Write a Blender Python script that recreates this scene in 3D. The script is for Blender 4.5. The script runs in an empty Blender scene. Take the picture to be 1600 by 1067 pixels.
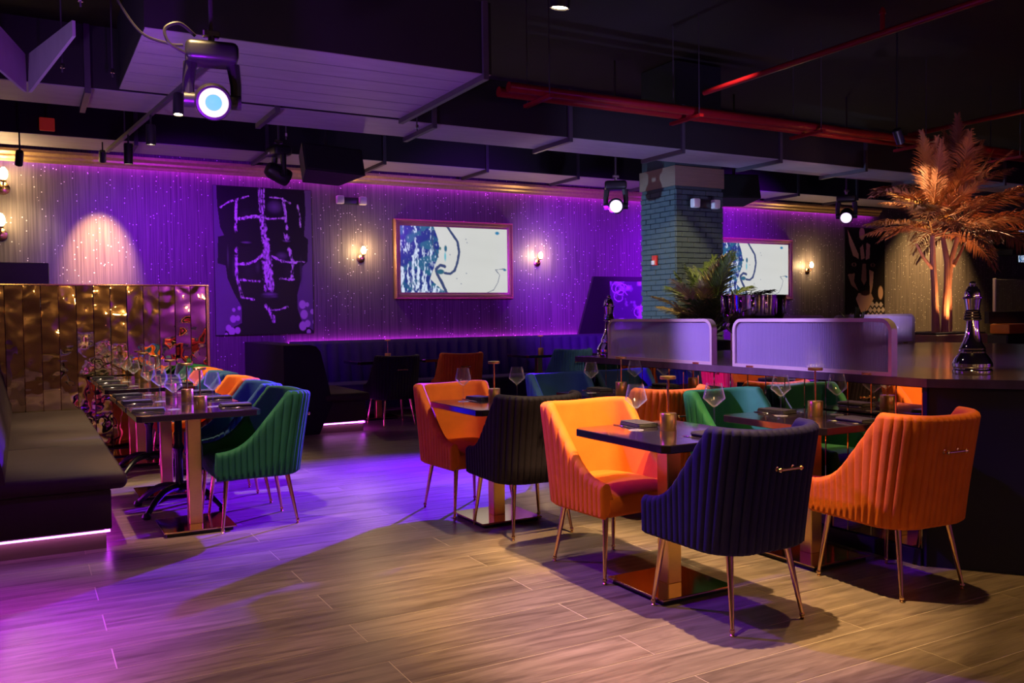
import bpy, bmesh, math, random
import numpy as np
from mathutils import Vector, Matrix

random.seed(7)
np.random.seed(7)
SC = bpy.context.scene
COL = SC.collection
PI = math.pi
def R(d): return math.radians(d)

# ------------------------------------------------------------------ camera
F_PX, YAW, PITCH, ROLL, CAM_H = 1373.0, R(29.1), R(1.75), R(0.72), 1.36
fw = Vector((math.sin(YAW)*math.cos(PITCH), math.cos(YAW)*math.cos(PITCH), -math.sin(PITCH)))
rt = Vector((math.cos(YAW), -math.sin(YAW), 0))
dn = fw.cross(rt)
rt2 = rt*math.cos(ROLL) + dn*math.sin(ROLL)
up2 = -(dn*math.cos(ROLL) - rt*math.sin(ROLL))
cd = bpy.data.cameras.new('camera')
cam = bpy.data.objects.new('camera', cd)
COL.objects.link(cam)
cam.matrix_world = Matrix(((rt2.x, up2.x, -fw.x, 0), (rt2.y, up2.y, -fw.y, 0), (rt2.z, up2.z, -fw.z, CAM_H), (0, 0, 0, 1)))
cd.sensor_width = 36.0
cd.lens = F_PX/1600.0*36.0
cd.clip_start = 0.05
SC.camera = cam

# ------------------------------------------------------------------ world, view
wd = bpy.data.worlds.new('world')
SC.world = wd
wd.use_nodes = True
wd.node_tree.nodes['Background'].inputs[0].default_value = (0.01, 0.006, 0.015, 1)
wd.node_tree.nodes['Background'].inputs[1].default_value = 1.0
SC.view_settings.view_transform = 'Standard'
SC.view_settings.look = 'None'
SC.view_settings.exposure = 0.0
SC.view_settings.gamma = 1.0
SC.view_settings.use_curve_mapping = False
SC.cycles.use_denoising = True
SC.cycles.max_bounces = 8
SC.cycles.diffuse_bounces = 4
SC.cycles.glossy_bounces = 5
SC.cycles.transmission_bounces = 6
SC.cycles.transparent_max_bounces = 10
SC.cycles.sample_clamp_indirect = 4.0
SC.cycles.caustics_reflective = False
SC.cycles.caustics_refractive = False

# ------------------------------------------------------------------ room lights
WARM = (1.0, 0.70, 0.38)
AMBER = (1.0, 0.60, 0.20)
AMBERW = (1.0, 0.63, 0.27)
VIOLET = (0.17, 0.004, 1.0)
LILAC = (0.45, 0.28, 1.0)
PURPLE = (0.27, 0.004, 1.0)
MAGENTA = (0.50, 0.012, 1.0)
def spot(name, loc, target, power, color, angle, blend=0.5, size=0.05, parent=None):
    ld = bpy.data.lights.new(name, 'SPOT')
    ld.energy = power; ld.color = color; ld.spot_size = R(angle); ld.spot_blend = blend
    ld.shadow_soft_size = size
    o = bpy.data.objects.new(name, ld)
    COL.objects.link(o)
    o.location = loc
    o.rotation_euler = (Vector(target)-Vector(loc)).to_track_quat('-Z', 'Y').to_euler()
    return o
def point(name, loc, power, color, size=0.03):
    ld = bpy.data.lights.new(name, 'POINT')
    ld.energy = power; ld.color = color; ld.shadow_soft_size = size
    o = bpy.data.objects.new(name, ld)
    COL.objects.link(o)
    o.location = loc
    return o
# warm ceiling downlights and added warm spots
spot('warm_spot', (2.70, 2.85, 4.25), (2.72, 3.45, 0), 1400, AMBERW, 40, 0.5, 0.03)
spot('warm_spot', (0.75, 2.6, 4.25), (0.95, 3.0, 0), 540, AMBERW, 64, 0.95, 0.06)
spot('warm_spot', (3.95, 2.75, 4.25), (3.95, 2.75, 0), 330, AMBER, 44, 0.7, 0.04)
spot('warm_spot', (3.5, 4.7, 4.25), (3.6, 5.0, 0), 170, WARM, 50, 0.7, 0.05)
spot('warm_spot', (0.55, 5.0, 4.2), (1.05, 6.05, 0.6), 700, AMBERW, 26, 0.7, 0.04)
spot('warm_spot', (5.5, 5.7, 4.25), (6.9, 8.0, 1.9), 620, WARM, 34, 0.6, 0.05)
spot('warm_spot', (17.0, 10.7, 3.9), (16.8, 12.0, 1.6), 900, AMBER, 80, 0.9, 0.05)
spot('warm_spot', (1.5, -1.3, 4.2), (1.5, -2.5, 1.8), 70, AMBER, 90, 0.9, 0.05)  # added behind the viewer, lights the front wall for reflections
spot('warm_spot', (6.5, -1.3, 4.2), (6.5, -2.5, 1.8), 70, AMBER, 90, 0.9, 0.05)  # second added spot on the unseen front wall, also for reflections
spot('warm_spot', (2.55, 2.25, 4.25), (2.72, 3.98, 0.62), 1500, AMBERW, 15, 0.6, 0.03)  # extra tight spot added to brighten the amber chair
# violet stage washes, then added wall, pillar and duct lights
spot('violet_wash', (0.9, 5.2, 2.72), (2.75, 2.85, 0.4), 620, VIOLET, 46, 0.7, 0.05)
spot('violet_wash', (0.9, 5.2, 2.72), (4.12, 4.3, 1.2), 2300, LILAC, 24, 0.7, 0.05)
spot('violet_wash', (6.35, 8.8, 2.75), (2.0, 6.55, 0), 17000, (0.11, 0.003, 1.0), 35, 0.85, 0.05)
spot('violet_wash', (-1.7, 3.6, 3.6), (-0.60, 4.1, 0), 2600, MAGENTA, 38, 0.9, 0.08)
spot('violet_wash', (1.3, 9.0, 2.9), (1.9, 12.0, 1.8), 620, PURPLE, 78, 0.9, 0.06)
spot('violet_wash', (5.7, 9.0, 2.9), (5.6, 12.0, 2.4), 130, PURPLE, 80, 0.9, 0.06)
spot('violet_wash', (6.3, 8.9, 2.6), (8.3, 12.0, 1.9), 1600, PURPLE, 66, 0.9, 0.06)
spot('violet_wash', (10.4, 8.9, 2.7), (10.6, 12.0, 2.2), 1200, PURPLE, 76, 0.9, 0.06)
spot('cool_fill', (1.9, 8.95, 1.0), (7.1, 8.95, 2.1), 950, (0.36, 0.55, 1.0), 26, 0.6, 0.05)  # added cool spot with no fixture, brightens the pillar's left face
spot('violet_wash', (-2.2, 2.0, 3.2), (-4.0, 4.5, 1.6), 260, MAGENTA, 90, 0.9, 0.08)  # added to tint the left wall so chrome and glass reflect it
spot('violet_wash', (4.0, -1.0, 3.4), (4.0, -2.5, 1.6), 800, VIOLET, 90, 0.9, 0.08)  # added spot on the unseen front wall, gives chrome violet reflections
spot('violet_wash', (12.0, 1.0, 3.4), (11.0, -2.5, 1.6), 3000, VIOLET, 80, 0.9, 0.08)  # further added violet on the front wall for the chrome to mirror
point('added_duct_glow', (0.80, 5.05, 2.35), 55, (0.35, 0.01, 1.0), 0.05)  # point light added below the stage light to tint the duct violet
# lavender spots without fixtures, added to brighten the duct undersides
spot('lavender_fill', (-1.4, 4.9, 0.7), (2.0, 7.0, 3.2), 330, (0.50, 0.30, 0.95), 62, 0.9, 0.08)
spot('lavender_fill', (5.9, 5.3, 1.1), (5.6, 7.9, 3.2), 210, (0.48, 0.44, 1.0), 70, 0.9, 0.06)
spot('lavender_fill', (7.6, 5.3, 1.1), (8.8, 8.1, 3.2), 110, (0.55, 0.40, 0.9), 80, 0.9, 0.06)

# ------------------------------------------------------------------ materials
MATS = {}
def new_mat(name):
    m = bpy.data.materials.new(name); m.use_nodes = True
    MATS[name] = m
    nt = m.node_tree
    return m, nt, nt.nodes['Principled BSDF']
def pm(name, col, rough=0.5, metal=0.0, noise=(20.0, 0.15), bump=None, sheen=0.0, coat=0.0, spec=0.5, emit=None, stretch=None, sheen_tint=None, aniso=None):
    m, nt, b = new_mat(name)
    N, L = nt.nodes, nt.links
    tc = N.new('ShaderNodeTexCoord'); mp = N.new('ShaderNodeMapping')
    L.new(tc.outputs['Object'], mp.inputs[0])
    if stretch: mp.inputs['Scale'].default_value = stretch
    nz = N.new('ShaderNodeTexNoise'); nz.inputs['Scale'].default_value = noise[0]; nz.inputs['Detail'].default_value = 4
    L.new(mp.outputs[0], nz.inputs['Vector'])
    mx = N.new('ShaderNodeMix'); mx.data_type = 'RGBA'
    a = noise[1]
    mx.inputs[6].default_value = (col[0]*(1-a), col[1]*(1-a), col[2]*(1-a), 1)
    mx.inputs[7].default_value = (min(1, col[0]*(1+a)), min(1, col[1]*(1+a)), min(1, col[2]*(1+a)), 1)
    L.new(nz.outputs['Fac'], mx.inputs[0]); L.new(mx.outputs[2], b.inputs['Base Color'])
    b.inputs['Roughness'].default_value = rough; b.inputs['Metallic'].default_value = metal
    b.inputs['Specular IOR Level'].default_value = spec
    if sheen:
        b.inputs['Sheen Weight'].default_value = sheen; b.inputs['Sheen Roughness'].default_value = 0.35
        b.inputs['Sheen Tint'].default_value = (*(sheen_tint or col), 1)
    if coat: b.inputs['Coat Weight'].default_value = coat; b.inputs['Coat Roughness'].default_value = 0.08
    if emit:
        b.inputs['Emission Color'].default_value = (*emit[0], 1); b.inputs['Emission Strength'].default_value = emit[1]
    if bump:
        bp = N.new('ShaderNodeBump'); bp.inputs['Strength'].default_value = bump[1]; bp.inputs['Distance'].default_value = 0.02
        n2 = N.new('ShaderNodeTexNoise'); n2.inputs['Scale'].default_value = bump[0]; n2.inputs['Detail'].default_value = 3
        L.new(mp.outputs[0], n2.inputs['Vector'])
        L.new(n2.outputs['Fac'], bp.inputs['Height']); L.new(bp.outputs[0], b.inputs['Normal'])
    return m
def velvet(name, col, tint=None):
    return pm(name, col, 0.75, 0, (9.0, 0.22), (160, 0.08), sheen=0.5, spec=0.25, sheen_tint=tint or tuple(min(1, c*2+0.01) for c in col))
velvet('velvet_orange', (0.66, 0.140, 0.013), (0.8, 0.25, 0.06))
velvet('velvet_navy', (0.009, 0.006, 0.050))
velvet('velvet_black', (0.012, 0.008, 0.014))
velvet('velvet_green', (0.014, 0.13, 0.045))
velvet('velvet_blue', (0.03, 0.10, 0.22))
velvet('velvet_bench', (0.036, 0.022, 0.020))
velvet('velvet_banquette', (0.022, 0.014, 0.06))
pm('gold', (0.83, 0.55, 0.24), 0.22, 1.0, (60, 0.06))
pm('gold_brushed', (0.86, 0.58, 0.17), 0.30, 1.0, (40, 0.12), stretch=(1, 1, 14))
pm('rose_gold', (0.80, 0.50, 0.24), 0.2, 1.0, (60, 0.06))
pm('bronze_plate', (0.66, 0.40, 0.22), 0.12, 1.0, (12, 0.12))
pm('black_lacquer', (0.020, 0.012, 0.018), 0.09, 0, (8, 0.35), coat=0.6, spec=0.8, stretch=(1, 6, 1))
pm('black_paint', (0.012, 0.011, 0.013), 0.55, 0, (30, 0.2))
pm('black_plastic', (0.016, 0.015, 0.018), 0.38, 0, (30, 0.2))
pm('black_iron', (0.018, 0.016, 0.02), 0.3, 0.5, (30, 0.2))
pm('cloth_black', (0.026, 0.022, 0.024), 0.9, 0, (90, 0.3), (300, 0.2))
pm('silver', (0.80, 0.76, 0.72), 0.16, 1.0, (50, 0.05))
pm('chrome', (0.78, 0.77, 0.80), 0.045, 1.0, (20, 0.03))
pm('chrome_dark', (0.42, 0.36, 0.40), 0.05, 1.0, (5, 0.2))
pm('champagne', (0.60, 0.50, 0.44), 0.34, 0.7, (30, 0.06))
pm('ceiling_black', (0.006, 0.005, 0.006), 0.9, 0, (4, 0.3))
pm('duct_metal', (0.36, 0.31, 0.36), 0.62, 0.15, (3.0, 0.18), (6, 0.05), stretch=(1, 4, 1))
pm('duct_side', (0.010, 0.007, 0.010), 0.7, 0.0, (3.0, 0.3))  # same duct metal, shade of the unlit sides put into the colour
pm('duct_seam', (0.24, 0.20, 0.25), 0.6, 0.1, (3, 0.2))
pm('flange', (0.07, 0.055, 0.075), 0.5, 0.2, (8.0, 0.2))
pm('red_pipe', (0.24, 0.006, 0.012), 0.30, 0, (10, 0.2), coat=0.3)
pm('dark_wall', (0.035, 0.028, 0.040), 0.75, 0, (6, 0.3))
pm('tan_wall', (0.40, 0.28, 0.18), 0.7, 0, (6, 0.3))
pm('bar_navy', (0.004, 0.004, 0.013), 0.6, 0, (6, 0.25))
pm('brown_panel', (0.22, 0.16, 0.11), 0.5, 0.0, (4, 0.2), stretch=(1, 1, 12))
pm('white_plastic', (0.75, 0.70, 0.66), 0.5, 0, (20, 0.05))
pm('red_plastic', (0.55, 0.03, 0.03), 0.45, 0, (20, 0.1))
pm('crown_gold', (0.55, 0.34, 0.16), 0.42, 0.45, (30, 0.25), (40, 0.15))
pm('frame_gold', (0.50, 0.26, 0.16), 0.40, 0.5, (60, 0.3), (90, 0.3))
pm('brick_paint', (0.060, 0.100, 0.105), 0.62, 0, (14, 0.22), (40, 0.25))
pm('mortar', (0.040, 0.070, 0.075), 0.8, 0, (20, 0.2))
pm('trunk', (0.42, 0.20, 0.13), 0.7, 0, (18, 0.35), (30, 0.4), stretch=(1, 1, 0.3))
pm('frond_bronze', (0.33, 0.125, 0.060), 0.55, 0, (3, 0.45), sheen=0.2)
pm('frond_gold', (0.60, 0.34, 0.09), 0.5, 0, (3, 0.35))
pm('frond_green', (0.10, 0.16, 0.035), 0.45, 0, (3, 0.45))
pm('frond_yellow', (0.42, 0.36, 0.12), 0.5, 0, (3, 0.3))
pm('soil', (0.03, 0.02, 0.015), 0.9, 0, (30, 0.4))
pm('planter_wood', (0.36, 0.20, 0.09), 0.45, 0, (5, 0.3), stretch=(1, 1, 8))
pm('orange_vinyl', (0.75, 0.22, 0.03), 0.5, 0, (10, 0.15))
pm('cable', (0.02, 0.018, 0.02), 0.45, 0, (20, 0.2))
pm('led_magenta', (0.8, 0.3, 0.9), 0.5, emit=((0.62, 0.03, 1.0), 16.0))
pm('led_kick', (0.9, 0.5, 0.9), 0.5, emit=((0.85, 0.22, 1.0), 6.0))
pm('lamp_bulb', (1, 0.85, 0.6), 0.4, emit=((1.0, 0.66, 0.26), 40.0))
pm('spot_lens', (1, 0.9, 0.7), 0.4, emit=((1.0, 0.80, 0.45), 30.0))
pm('stage_lens', (0.03, 0.04, 0.05), 0.3, spec=0.0, emit=((0.22, 0.68, 1.0), 0.95))
pm('stage_ring', (0.05, 0.04, 0.05), 0.3, emit=((1.0, 0.66, 1.0), 1.5))
pm('stage_ring_violet', (0.05, 0.04, 0.06), 0.3, emit=((0.85, 0.62, 1.0), 1.6))
pm('exit_red', (0.2, 0.01, 0.01), 0.5, emit=((1.0, 0.05, 0.03), 0.10))

def glass_mat():
    m, nt, b = new_mat('clear_glass')
    N, L = nt.nodes, nt.links
    out = N['Material Output']
    tr = N.new('ShaderNodeBsdfTransparent'); tr.inputs[0].default_value = (0.985, 0.98, 0.99, 1)
    gl = N.new('ShaderNodeBsdfGlossy'); gl.inputs['Roughness'].default_value = 0.07
    df = N.new('ShaderNodeBsdfTranslucent'); df.inputs[0].default_value = (0.9, 0.88, 0.92, 1)
    d2 = N.new('ShaderNodeBsdfDiffuse'); d2.inputs[0].default_value = (0.9, 0.88, 0.92, 1)
    ms = N.new('ShaderNodeMixShader'); ms.inputs[0].default_value = 0.5
    L.new(df.outputs[0], ms.inputs[1]); L.new(d2.outputs[0], ms.inputs[2])
    mg = N.new('ShaderNodeMixShader'); mg.inputs[0].default_value = 0.36  # white mixed into the edges stands in for light caught at the rims
    L.new(gl.outputs[0], mg.inputs[1]); L.new(ms.outputs[0], mg.inputs[2])
    lw = N.new('ShaderNodeLayerWeight'); lw.inputs['Blend'].default_value = 0.5
    pw = N.new('ShaderNodeMath'); pw.operation = 'POWER'; pw.inputs[1].default_value = 3.4
    L.new(lw.outputs['Facing'], pw.inputs[0])
    mp = N.new('ShaderNodeMapRange'); mp.inputs['To Min'].default_value = 0.035; mp.inputs['To Max'].default_value = 0.9
    L.new(pw.outputs[0], mp.inputs['Value'])
    mx = N.new('ShaderNodeMixShader')
    L.new(mp.outputs[0], mx.inputs[0]); L.new(tr.outputs[0], mx.inputs[1]); L.new(mg.outputs[0], mx.inputs[2])
    L.new(mx.outputs[0], out.inputs['Surface'])
glass_mat()
def fluted_mat():
    m, nt, b = new_mat('fluted_glass')
    N, L = nt.nodes, nt.links
    out = N['Material Output']
    b.inputs['Base Color'].default_value = (0.58, 0.50, 0.70, 1)
    b.inputs['Roughness'].default_value = 0.12
    b.inputs['Specular IOR Level'].default_value = 0.7
    tl = N.new('ShaderNodeBsdfTranslucent'); tl.inputs[0].default_value = (0.62, 0.56, 0.70, 1)
    tr = N.new('ShaderNodeBsdfTransparent'); tr.inputs[0].default_value = (0.85, 0.82, 0.88, 1)
    m1 = N.new('ShaderNodeMixShader'); m1.inputs[0].default_value = 0.45
    L.new(b.outputs[0], m1.inputs[1]); L.new(tl.outputs[0], m1.inputs[2])
    m2 = N.new('ShaderNodeMixShader'); m2.inputs[0].default_value = 0.42
    L.new(m1.outputs[0], m2.inputs[1]); L.new(tr.outputs[0], m2.inputs[2])
    L.new(m2.outputs[0], out.inputs['Surface'])
fluted_mat()
def mirror_mat(name, col, rough, warp, scale):
    m, nt, b = new_mat(name)
    N, L = nt.nodes, nt.links
    b.inputs['Base Color'].default_value = (*col, 1); b.inputs['Metallic'].default_value = 1.0
    b.inputs['Roughness'].default_value = rough
    tc = N.new('ShaderNodeTexCoord'); oi = N.new('ShaderNodeObjectInfo')
    ad = N.new('ShaderNodeVectorMath'); ad.operation = 'ADD'
    ml = N.new('ShaderNodeVectorMath'); ml.operation = 'SCALE'; ml.inputs[3].default_value = 37.0
    cb = N.new('ShaderNodeCombineXYZ')
    for i in range(3): L.new(oi.outputs['Random'], cb.inputs[i])
    L.new(cb.outputs[0], ml.inputs[0]); L.new(tc.outputs['Object'], ad.inputs[0]); L.new(ml.outputs[0], ad.inputs[1])
    nz = N.new('ShaderNodeTexNoise'); nz.inputs['Scale'].default_value = scale; nz.inputs['Detail'].default_value = 1.5
    L.new(ad.outputs[0], nz.inputs['Vector'])
    bp = N.new('ShaderNodeBump'); bp.inputs['Strength'].default_value = 1.0; bp.inputs['Distance'].default_value = warp
    L.new(nz.outputs['Fac'], bp.inputs['Height']); L.new(bp.outputs[0], b.inputs['Normal'])
mirror_mat('mirror_antique', (0.80, 0.60, 0.36), 0.03, 0.020, 3.4)
mirror_mat('mirror_bronze', (0.66, 0.54, 0.46), 0.02, 0.0012, 3.0)
def wallpaper_mat():
    m, nt, b = new_mat('wallpaper')
    N, L = nt.nodes, nt.links
    tc = N.new('ShaderNodeTexCoord'); mp = N.new('ShaderNodeMapping')
    mp.inputs['Scale'].default_value = (52, 52, 1.1)
    L.new(tc.outputs['Object'], mp.inputs[0])
    nz = N.new('ShaderNodeTexNoise'); nz.inputs['Scale'].default_value = 1.0; nz.inputs['Detail'].default_value = 5
    L.new(mp.outputs[0], nz.inputs['Vector'])
    cr = N.new('ShaderNodeValToRGB')
    cr.color_ramp.elements[0].position = 0.30; cr.color_ramp.elements[0].color = (0.075, 0.058, 0.066, 1)
    cr.color_ramp.elements[1].position = 0.66; cr.color_ramp.elements[1].color = (0.19, 0.155, 0.155, 1)
    L.new(nz.outputs['Fac'], cr.inputs[0])
    # glitter flakes
    vo = N.new('ShaderNodeTexVoronoi'); vo.inputs['Scale'].default_value = 24; vo.feature = 'F1'
    m2 = N.new('ShaderNodeMapping'); m2.inputs['Scale'].default_value = (1, 0.001, 1)
    L.new(tc.outputs['Object'], m2.inputs[0]); L.new(m2.outputs[0], vo.inputs['Vector'])
    lt = N.new('ShaderNodeMath'); lt.operation = 'LESS_THAN'; lt.inputs[1].default_value = 0.17
    L.new(vo.outputs['Distance'], lt.inputs[0])
    sp = N.new('ShaderNodeSeparateColor'); L.new(vo.outputs['Color'], sp.inputs[0])
    gt = N.new('ShaderNodeMath'); gt.operation = 'GREATER_THAN'; gt.inputs[1].default_value = 0.66
    L.new(sp.outputs[0], gt.inputs[0])
    mu = N.new('ShaderNodeMath'); mu.operation = 'MULTIPLY'; L.new(lt.outputs[0], mu.inputs[0]); L.new(gt.outputs[0], mu.inputs[1])
    mx = N.new('ShaderNodeMix'); mx.data_type = 'RGBA'
    L.new(mu.outputs[0], mx.inputs[0]); L.new(cr.outputs[0], mx.inputs[6]); mx.inputs[7].default_value = (1, 0.96, 0.92, 1)
    L.new(mx.outputs[2], b.inputs['Base Color'])
    b.inputs['Roughness'].default_value = 0.5
    bp = N.new('ShaderNodeBump'); bp.inputs['Strength'].default_value = 0.5; bp.inputs['Distance'].default_value = 0.01
    L.new(nz.outputs['Fac'], bp.inputs['Height']); L.new(bp.outputs[0], b.inputs['Normal'])
wallpaper_mat()
def plank_mat(name, seam):
    m, nt, b = new_mat(name)
    N, L = nt.nodes, nt.links
    tc = N.new('ShaderNodeTexCoord'); oi = N.new('ShaderNodeObjectInfo')
    ad = N.new('ShaderNodeVectorMath'); ad.operation = 'ADD'
    cb = N.new('ShaderNodeCombineXYZ')
    ms = N.new('ShaderNodeMath'); ms.operation = 'MULTIPLY'; ms.inputs[1].default_value = 53.0
    L.new(oi.outputs['Random'], ms.inputs[0])
    for i in range(3): L.new(ms.outputs[0], cb.inputs[i])
    L.new(tc.outputs['Object'], ad.inputs[0]); L.new(cb.outputs[0], ad.inputs[1])
    mp = N.new('ShaderNodeMapping'); mp.inputs['Scale'].default_value = (1.1, 11, 1)
    L.new(ad.outputs[0], mp.inputs[0])
    nz = N.new('ShaderNodeTexNoise'); nz.inputs['Scale'].default_value = 2.2; nz.inputs['Detail'].default_value = 7; nz.inputs['Roughness'].default_value = 0.62
    nz.inputs['Distortion'].default_value = 0.8
    L.new(mp.outputs[0], nz.inputs['Vector'])
    cr = N.new('ShaderNodeValToRGB')
    cr.color_ramp.elements[0].position = 0.30; cr.color_ramp.elements[0].color = (0.100, 0.072, 0.056, 1)
    cr.color_ramp.elements[1].position = 0.70; cr.color_ramp.elements[1].color = (0.280, 0.216, 0.168, 1)
    L.new(nz.outputs['Fac'], cr.inputs[0])
    hs = N.new('ShaderNodeHueSaturation')
    mr = N.new('ShaderNodeMapRange'); mr.inputs['To Min'].default_value = 0.82; mr.inputs['To Max'].default_value = 1.15
    L.new(oi.outputs['Random'], mr.inputs['Value']); L.new(mr.outputs[0], hs.inputs['Value'])
    L.new(cr.outputs[0], hs.inputs['Color']); L.new(hs.outputs[0], b.inputs['Base Color'])
    b.inputs['Roughness'].default_value = 0.34
    b.inputs['Specular IOR Level'].default_value = 0.45
    bp = N.new('ShaderNodeBump'); bp.inputs['Strength'].default_value = 0.18; bp.inputs['Distance'].default_value = 0.004
    L.new(nz.outputs['Fac'], bp.inputs['Height']); L.new(bp.outputs[0], b.inputs['Normal'])
plank_mat('oak_plank', False)
pm('seam', (0.46, 0.37, 0.28), 0.6, 0, (8, 0.2))
def bar_top_mat():
    pm('bar_top', (0.050, 0.030, 0.042), 0.26, 0, (2.0, 0.5), coat=0.15, stretch=(1, 9, 1))
bar_top_mat()
def attr_mat(name, emit):
    m, nt, b = new_mat(name)
    N, L = nt.nodes, nt.links
    at = N.new('ShaderNodeAttribute'); at.attribute_name = 'print'
    if emit:
        b.inputs['Base Color'].default_value = (0.01, 0.01, 0.01, 1)
        L.new(at.outputs['Color'], b.inputs['Emission Color']); b.inputs['Emission Strength'].default_value = emit
    else:
        L.new(at.outputs['Color'], b.inputs['Base Color'])
    b.inputs['Roughness'].default_value = 0.3
attr_mat('screen_print', 1.0)
attr_mat('poster_print', 0)

# ------------------------------------------------------------------ mesh helpers
class MB:
    def __init__(self): self.v = []; self.f = []
    def add(self, vs, fs, M=None):
        n = len(self.v)
        if M is not None: vs = [tuple(M @ Vector(p)) for p in vs]
        self.v += [tuple(p) for p in vs]; self.f += [tuple(i+n for i in q) for q in fs]
        return self
    def box(self, a, b):
        x0, y0, z0 = a; x1, y1, z1 = b
        return self.add([(x0,y0,z0),(x1,y0,z0),(x1,y1,z0),(x0,y1,z0),(x0,y0,z1),(x1,y0,z1),(x1,y1,z1),(x0,y1,z1)],
                        [(0,3,2,1),(4,5,6,7),(0,1,5,4),(1,2,6,5),(2,3,7,6),(3,0,4,7)])
    def rbox(self, a, b, r=0.01, seg=2, M=None):
        bm = bmesh.new()
        bmesh.ops.create_cube(bm, size=1.0)
        c = [(a[i]+b[i])/2 for i in range(3)]; s = [b[i]-a[i] for i in range(3)]
        for v in bm.verts: v.co = Vector((c[0]+v.co.x*s[0], c[1]+v.co.y*s[1], c[2]+v.co.z*s[2]))
        r = min(r, min(abs(x) for x in s)*0.49)
        bmesh.ops.bevel(bm, geom=list(bm.edges), offset=r, segments=seg, affect='EDGES', profile=0.5)
        bm.verts.ensure_lookup_table(); bm.verts.index_update()
        self.add([v.co[:] for v in bm.verts], [[v.index for v in f.verts] for f in bm.faces], M)
        bm.free(); return self
    def cyl(self, p0, p1, r0, r1=None, seg=12, caps=True):
        r1 = r0 if r1 is None else r1
        p0 = Vector(p0); p1 = Vector(p1); d = (p1-p0).normalized()
        a = d.orthogonal().normalized(); b = d.cross(a)
        vs = []
        for p, r in ((p0, r0), (p1, r1)):
            for i in range(seg):
                t = 2*PI*i/seg; vs.append(p+a*(r*math.cos(t))+b*(r*math.sin(t)))
        fs = [(i, (i+1) % seg, seg+(i+1) % seg, seg+i) for i in range(seg)]
        if caps: fs += [tuple(range(seg-1, -1, -1)), tuple(range(seg, 2*seg))]
        return self.add(vs, fs)
    def tube(self, pts, r, seg=8, closed=False):
        pts = [Vector(p) for p in pts]; n = len(pts); vs = []; fs = []
        prev = None
        for i, p in enumerate(pts):
            d = (pts[min(i+1, n-1)]-pts[max(i-1, 0)]).normalized()
            if prev is None: a = d.orthogonal().normalized()
            else: a = (prev-d*prev.dot(d)).normalized()
            prev = a; b = d.cross(a)
            rr = r[i] if isinstance(r, (list, tuple)) else r
            for k in range(seg):
                t = 2*PI*k/seg; vs.append(p+a*(rr*math.cos(t))+b*(rr*math.sin(t)))
        for i in range(n-1):
            for k in range(seg):
                fs.append((i*seg+k, i*seg+(k+1) % seg, (i+1)*seg+(k+1) % seg, (i+1)*seg+k))
        fs += [tuple(range(seg-1, -1, -1)), tuple(range((n-1)*seg, n*seg))]
        return self.add(vs, fs)
    def lathe(self, prof, seg=24, c=(0, 0, 0), M=None):
        vs = []; fs = []; n = len(prof)
        for r, z in prof:
            for k in range(seg):
                t = 2*PI*k/seg; vs.append((c[0]+r*math.cos(t), c[1]+r*math.sin(t), c[2]+z))
        for i in range(n-1):
            for k in range(seg):
                fs.append((i*seg+k, i*seg+(k+1) % seg, (i+1)*seg+(k+1) % seg, (i+1)*seg+k))
        if prof[0][0] > 1e-5: fs.append(tuple(range(seg-1, -1, -1)))
        if prof[-1][0] > 1e-5: fs.append(tuple(range((n-1)*seg, n*seg)))
        return self.add(vs, fs, M)
    def prism(self, poly, z0, z1):
        n = len(poly)
        vs = [(x, y, z0) for x, y in poly]+[(x, y, z1) for x, y in poly]
        fs = [tuple(range(n-1, -1, -1)), tuple(range(n, 2*n))]+[(i, (i+1) % n, n+(i+1) % n, n+i) for i in range(n)]
        return self.add(vs, fs)
    def xprism(self, poly, x0, x1):      # polygon in (y,z) extruded along x
        n = len(poly)
        vs = [(x0, y, z) for y, z in poly]+[(x1, y, z) for y, z in poly]
        fs = [tuple(range(n-1, -1, -1)), tuple(range(n, 2*n))]+[(i, (i+1) % n, n+(i+1) % n, n+i) for i in range(n)]
        return self.add(vs, fs)
    def yprism(self, poly, y0, y1):      # polygon in (x,z) extruded along y
        n = len(poly)
        vs = [(x, y0, z) for x, z in poly]+[(x, y1, z) for x, z in poly]
        fs = [tuple(range(n-1, -1, -1)), tuple(range(n, 2*n))]+[(i, (i+1) % n, n+(i+1) % n, n+i) for i in range(n)]
        return self.add(vs, fs)
    def mesh(self, name, mat, smooth=True, ang=35):
        me = bpy.data.meshes.new(name)
        me.from_pydata(self.v, [], self.f)
        bm = bmesh.new(); bm.from_mesh(me)
        bmesh.ops.recalc_face_normals(bm, faces=bm.faces)
        bm.to_mesh(me); bm.free()
        if mat: me.materials.append(MATS[mat] if isinstance(mat, str) else mat)
        if smooth:
            for p in me.polygons: p.use_smooth = True
            me.set_sharp_from_angle(angle=R(ang))
        me.update()
        return me
    def build(self, name, mat, parent=None, smooth=True, ang=35):
        return link(name, self.mesh(name, mat, smooth, ang), parent)
def link(name, me, parent=None, loc=None, rot=None):
    o = bpy.data.objects.new(name, me)
    COL.objects.link(o)
    if parent is not None: o.parent = parent
    if loc is not None: o.location = loc
    if rot is not None: o.rotation_euler = rot
    return o
def tag(o, label=None, cat=None, group=None, kind=None):
    if label: o['label'] = label
    if cat: o['category'] = cat
    if group: o['group'] = group
    if kind: o['kind'] = kind
    return o
def thing(name, label, cat, loc=(0, 0, 0), rotz=0.0, group=None):
    o = link(name, None, None, loc, (0, 0, rotz))
    o.empty_display_size = 0.1
    return tag(o, label, cat, group)
def struct(name, mb, mat, label=None, parent=None, smooth=False):
    o = mb.build(name, mat, parent, smooth)
    if parent is None: o['kind'] = 'structure'
    if label: o['label'] = label
    return o
def recolor(o, mat):
    o.material_slots[0].link = 'OBJECT'; o.material_slots[0].material = MATS[mat]
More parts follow.
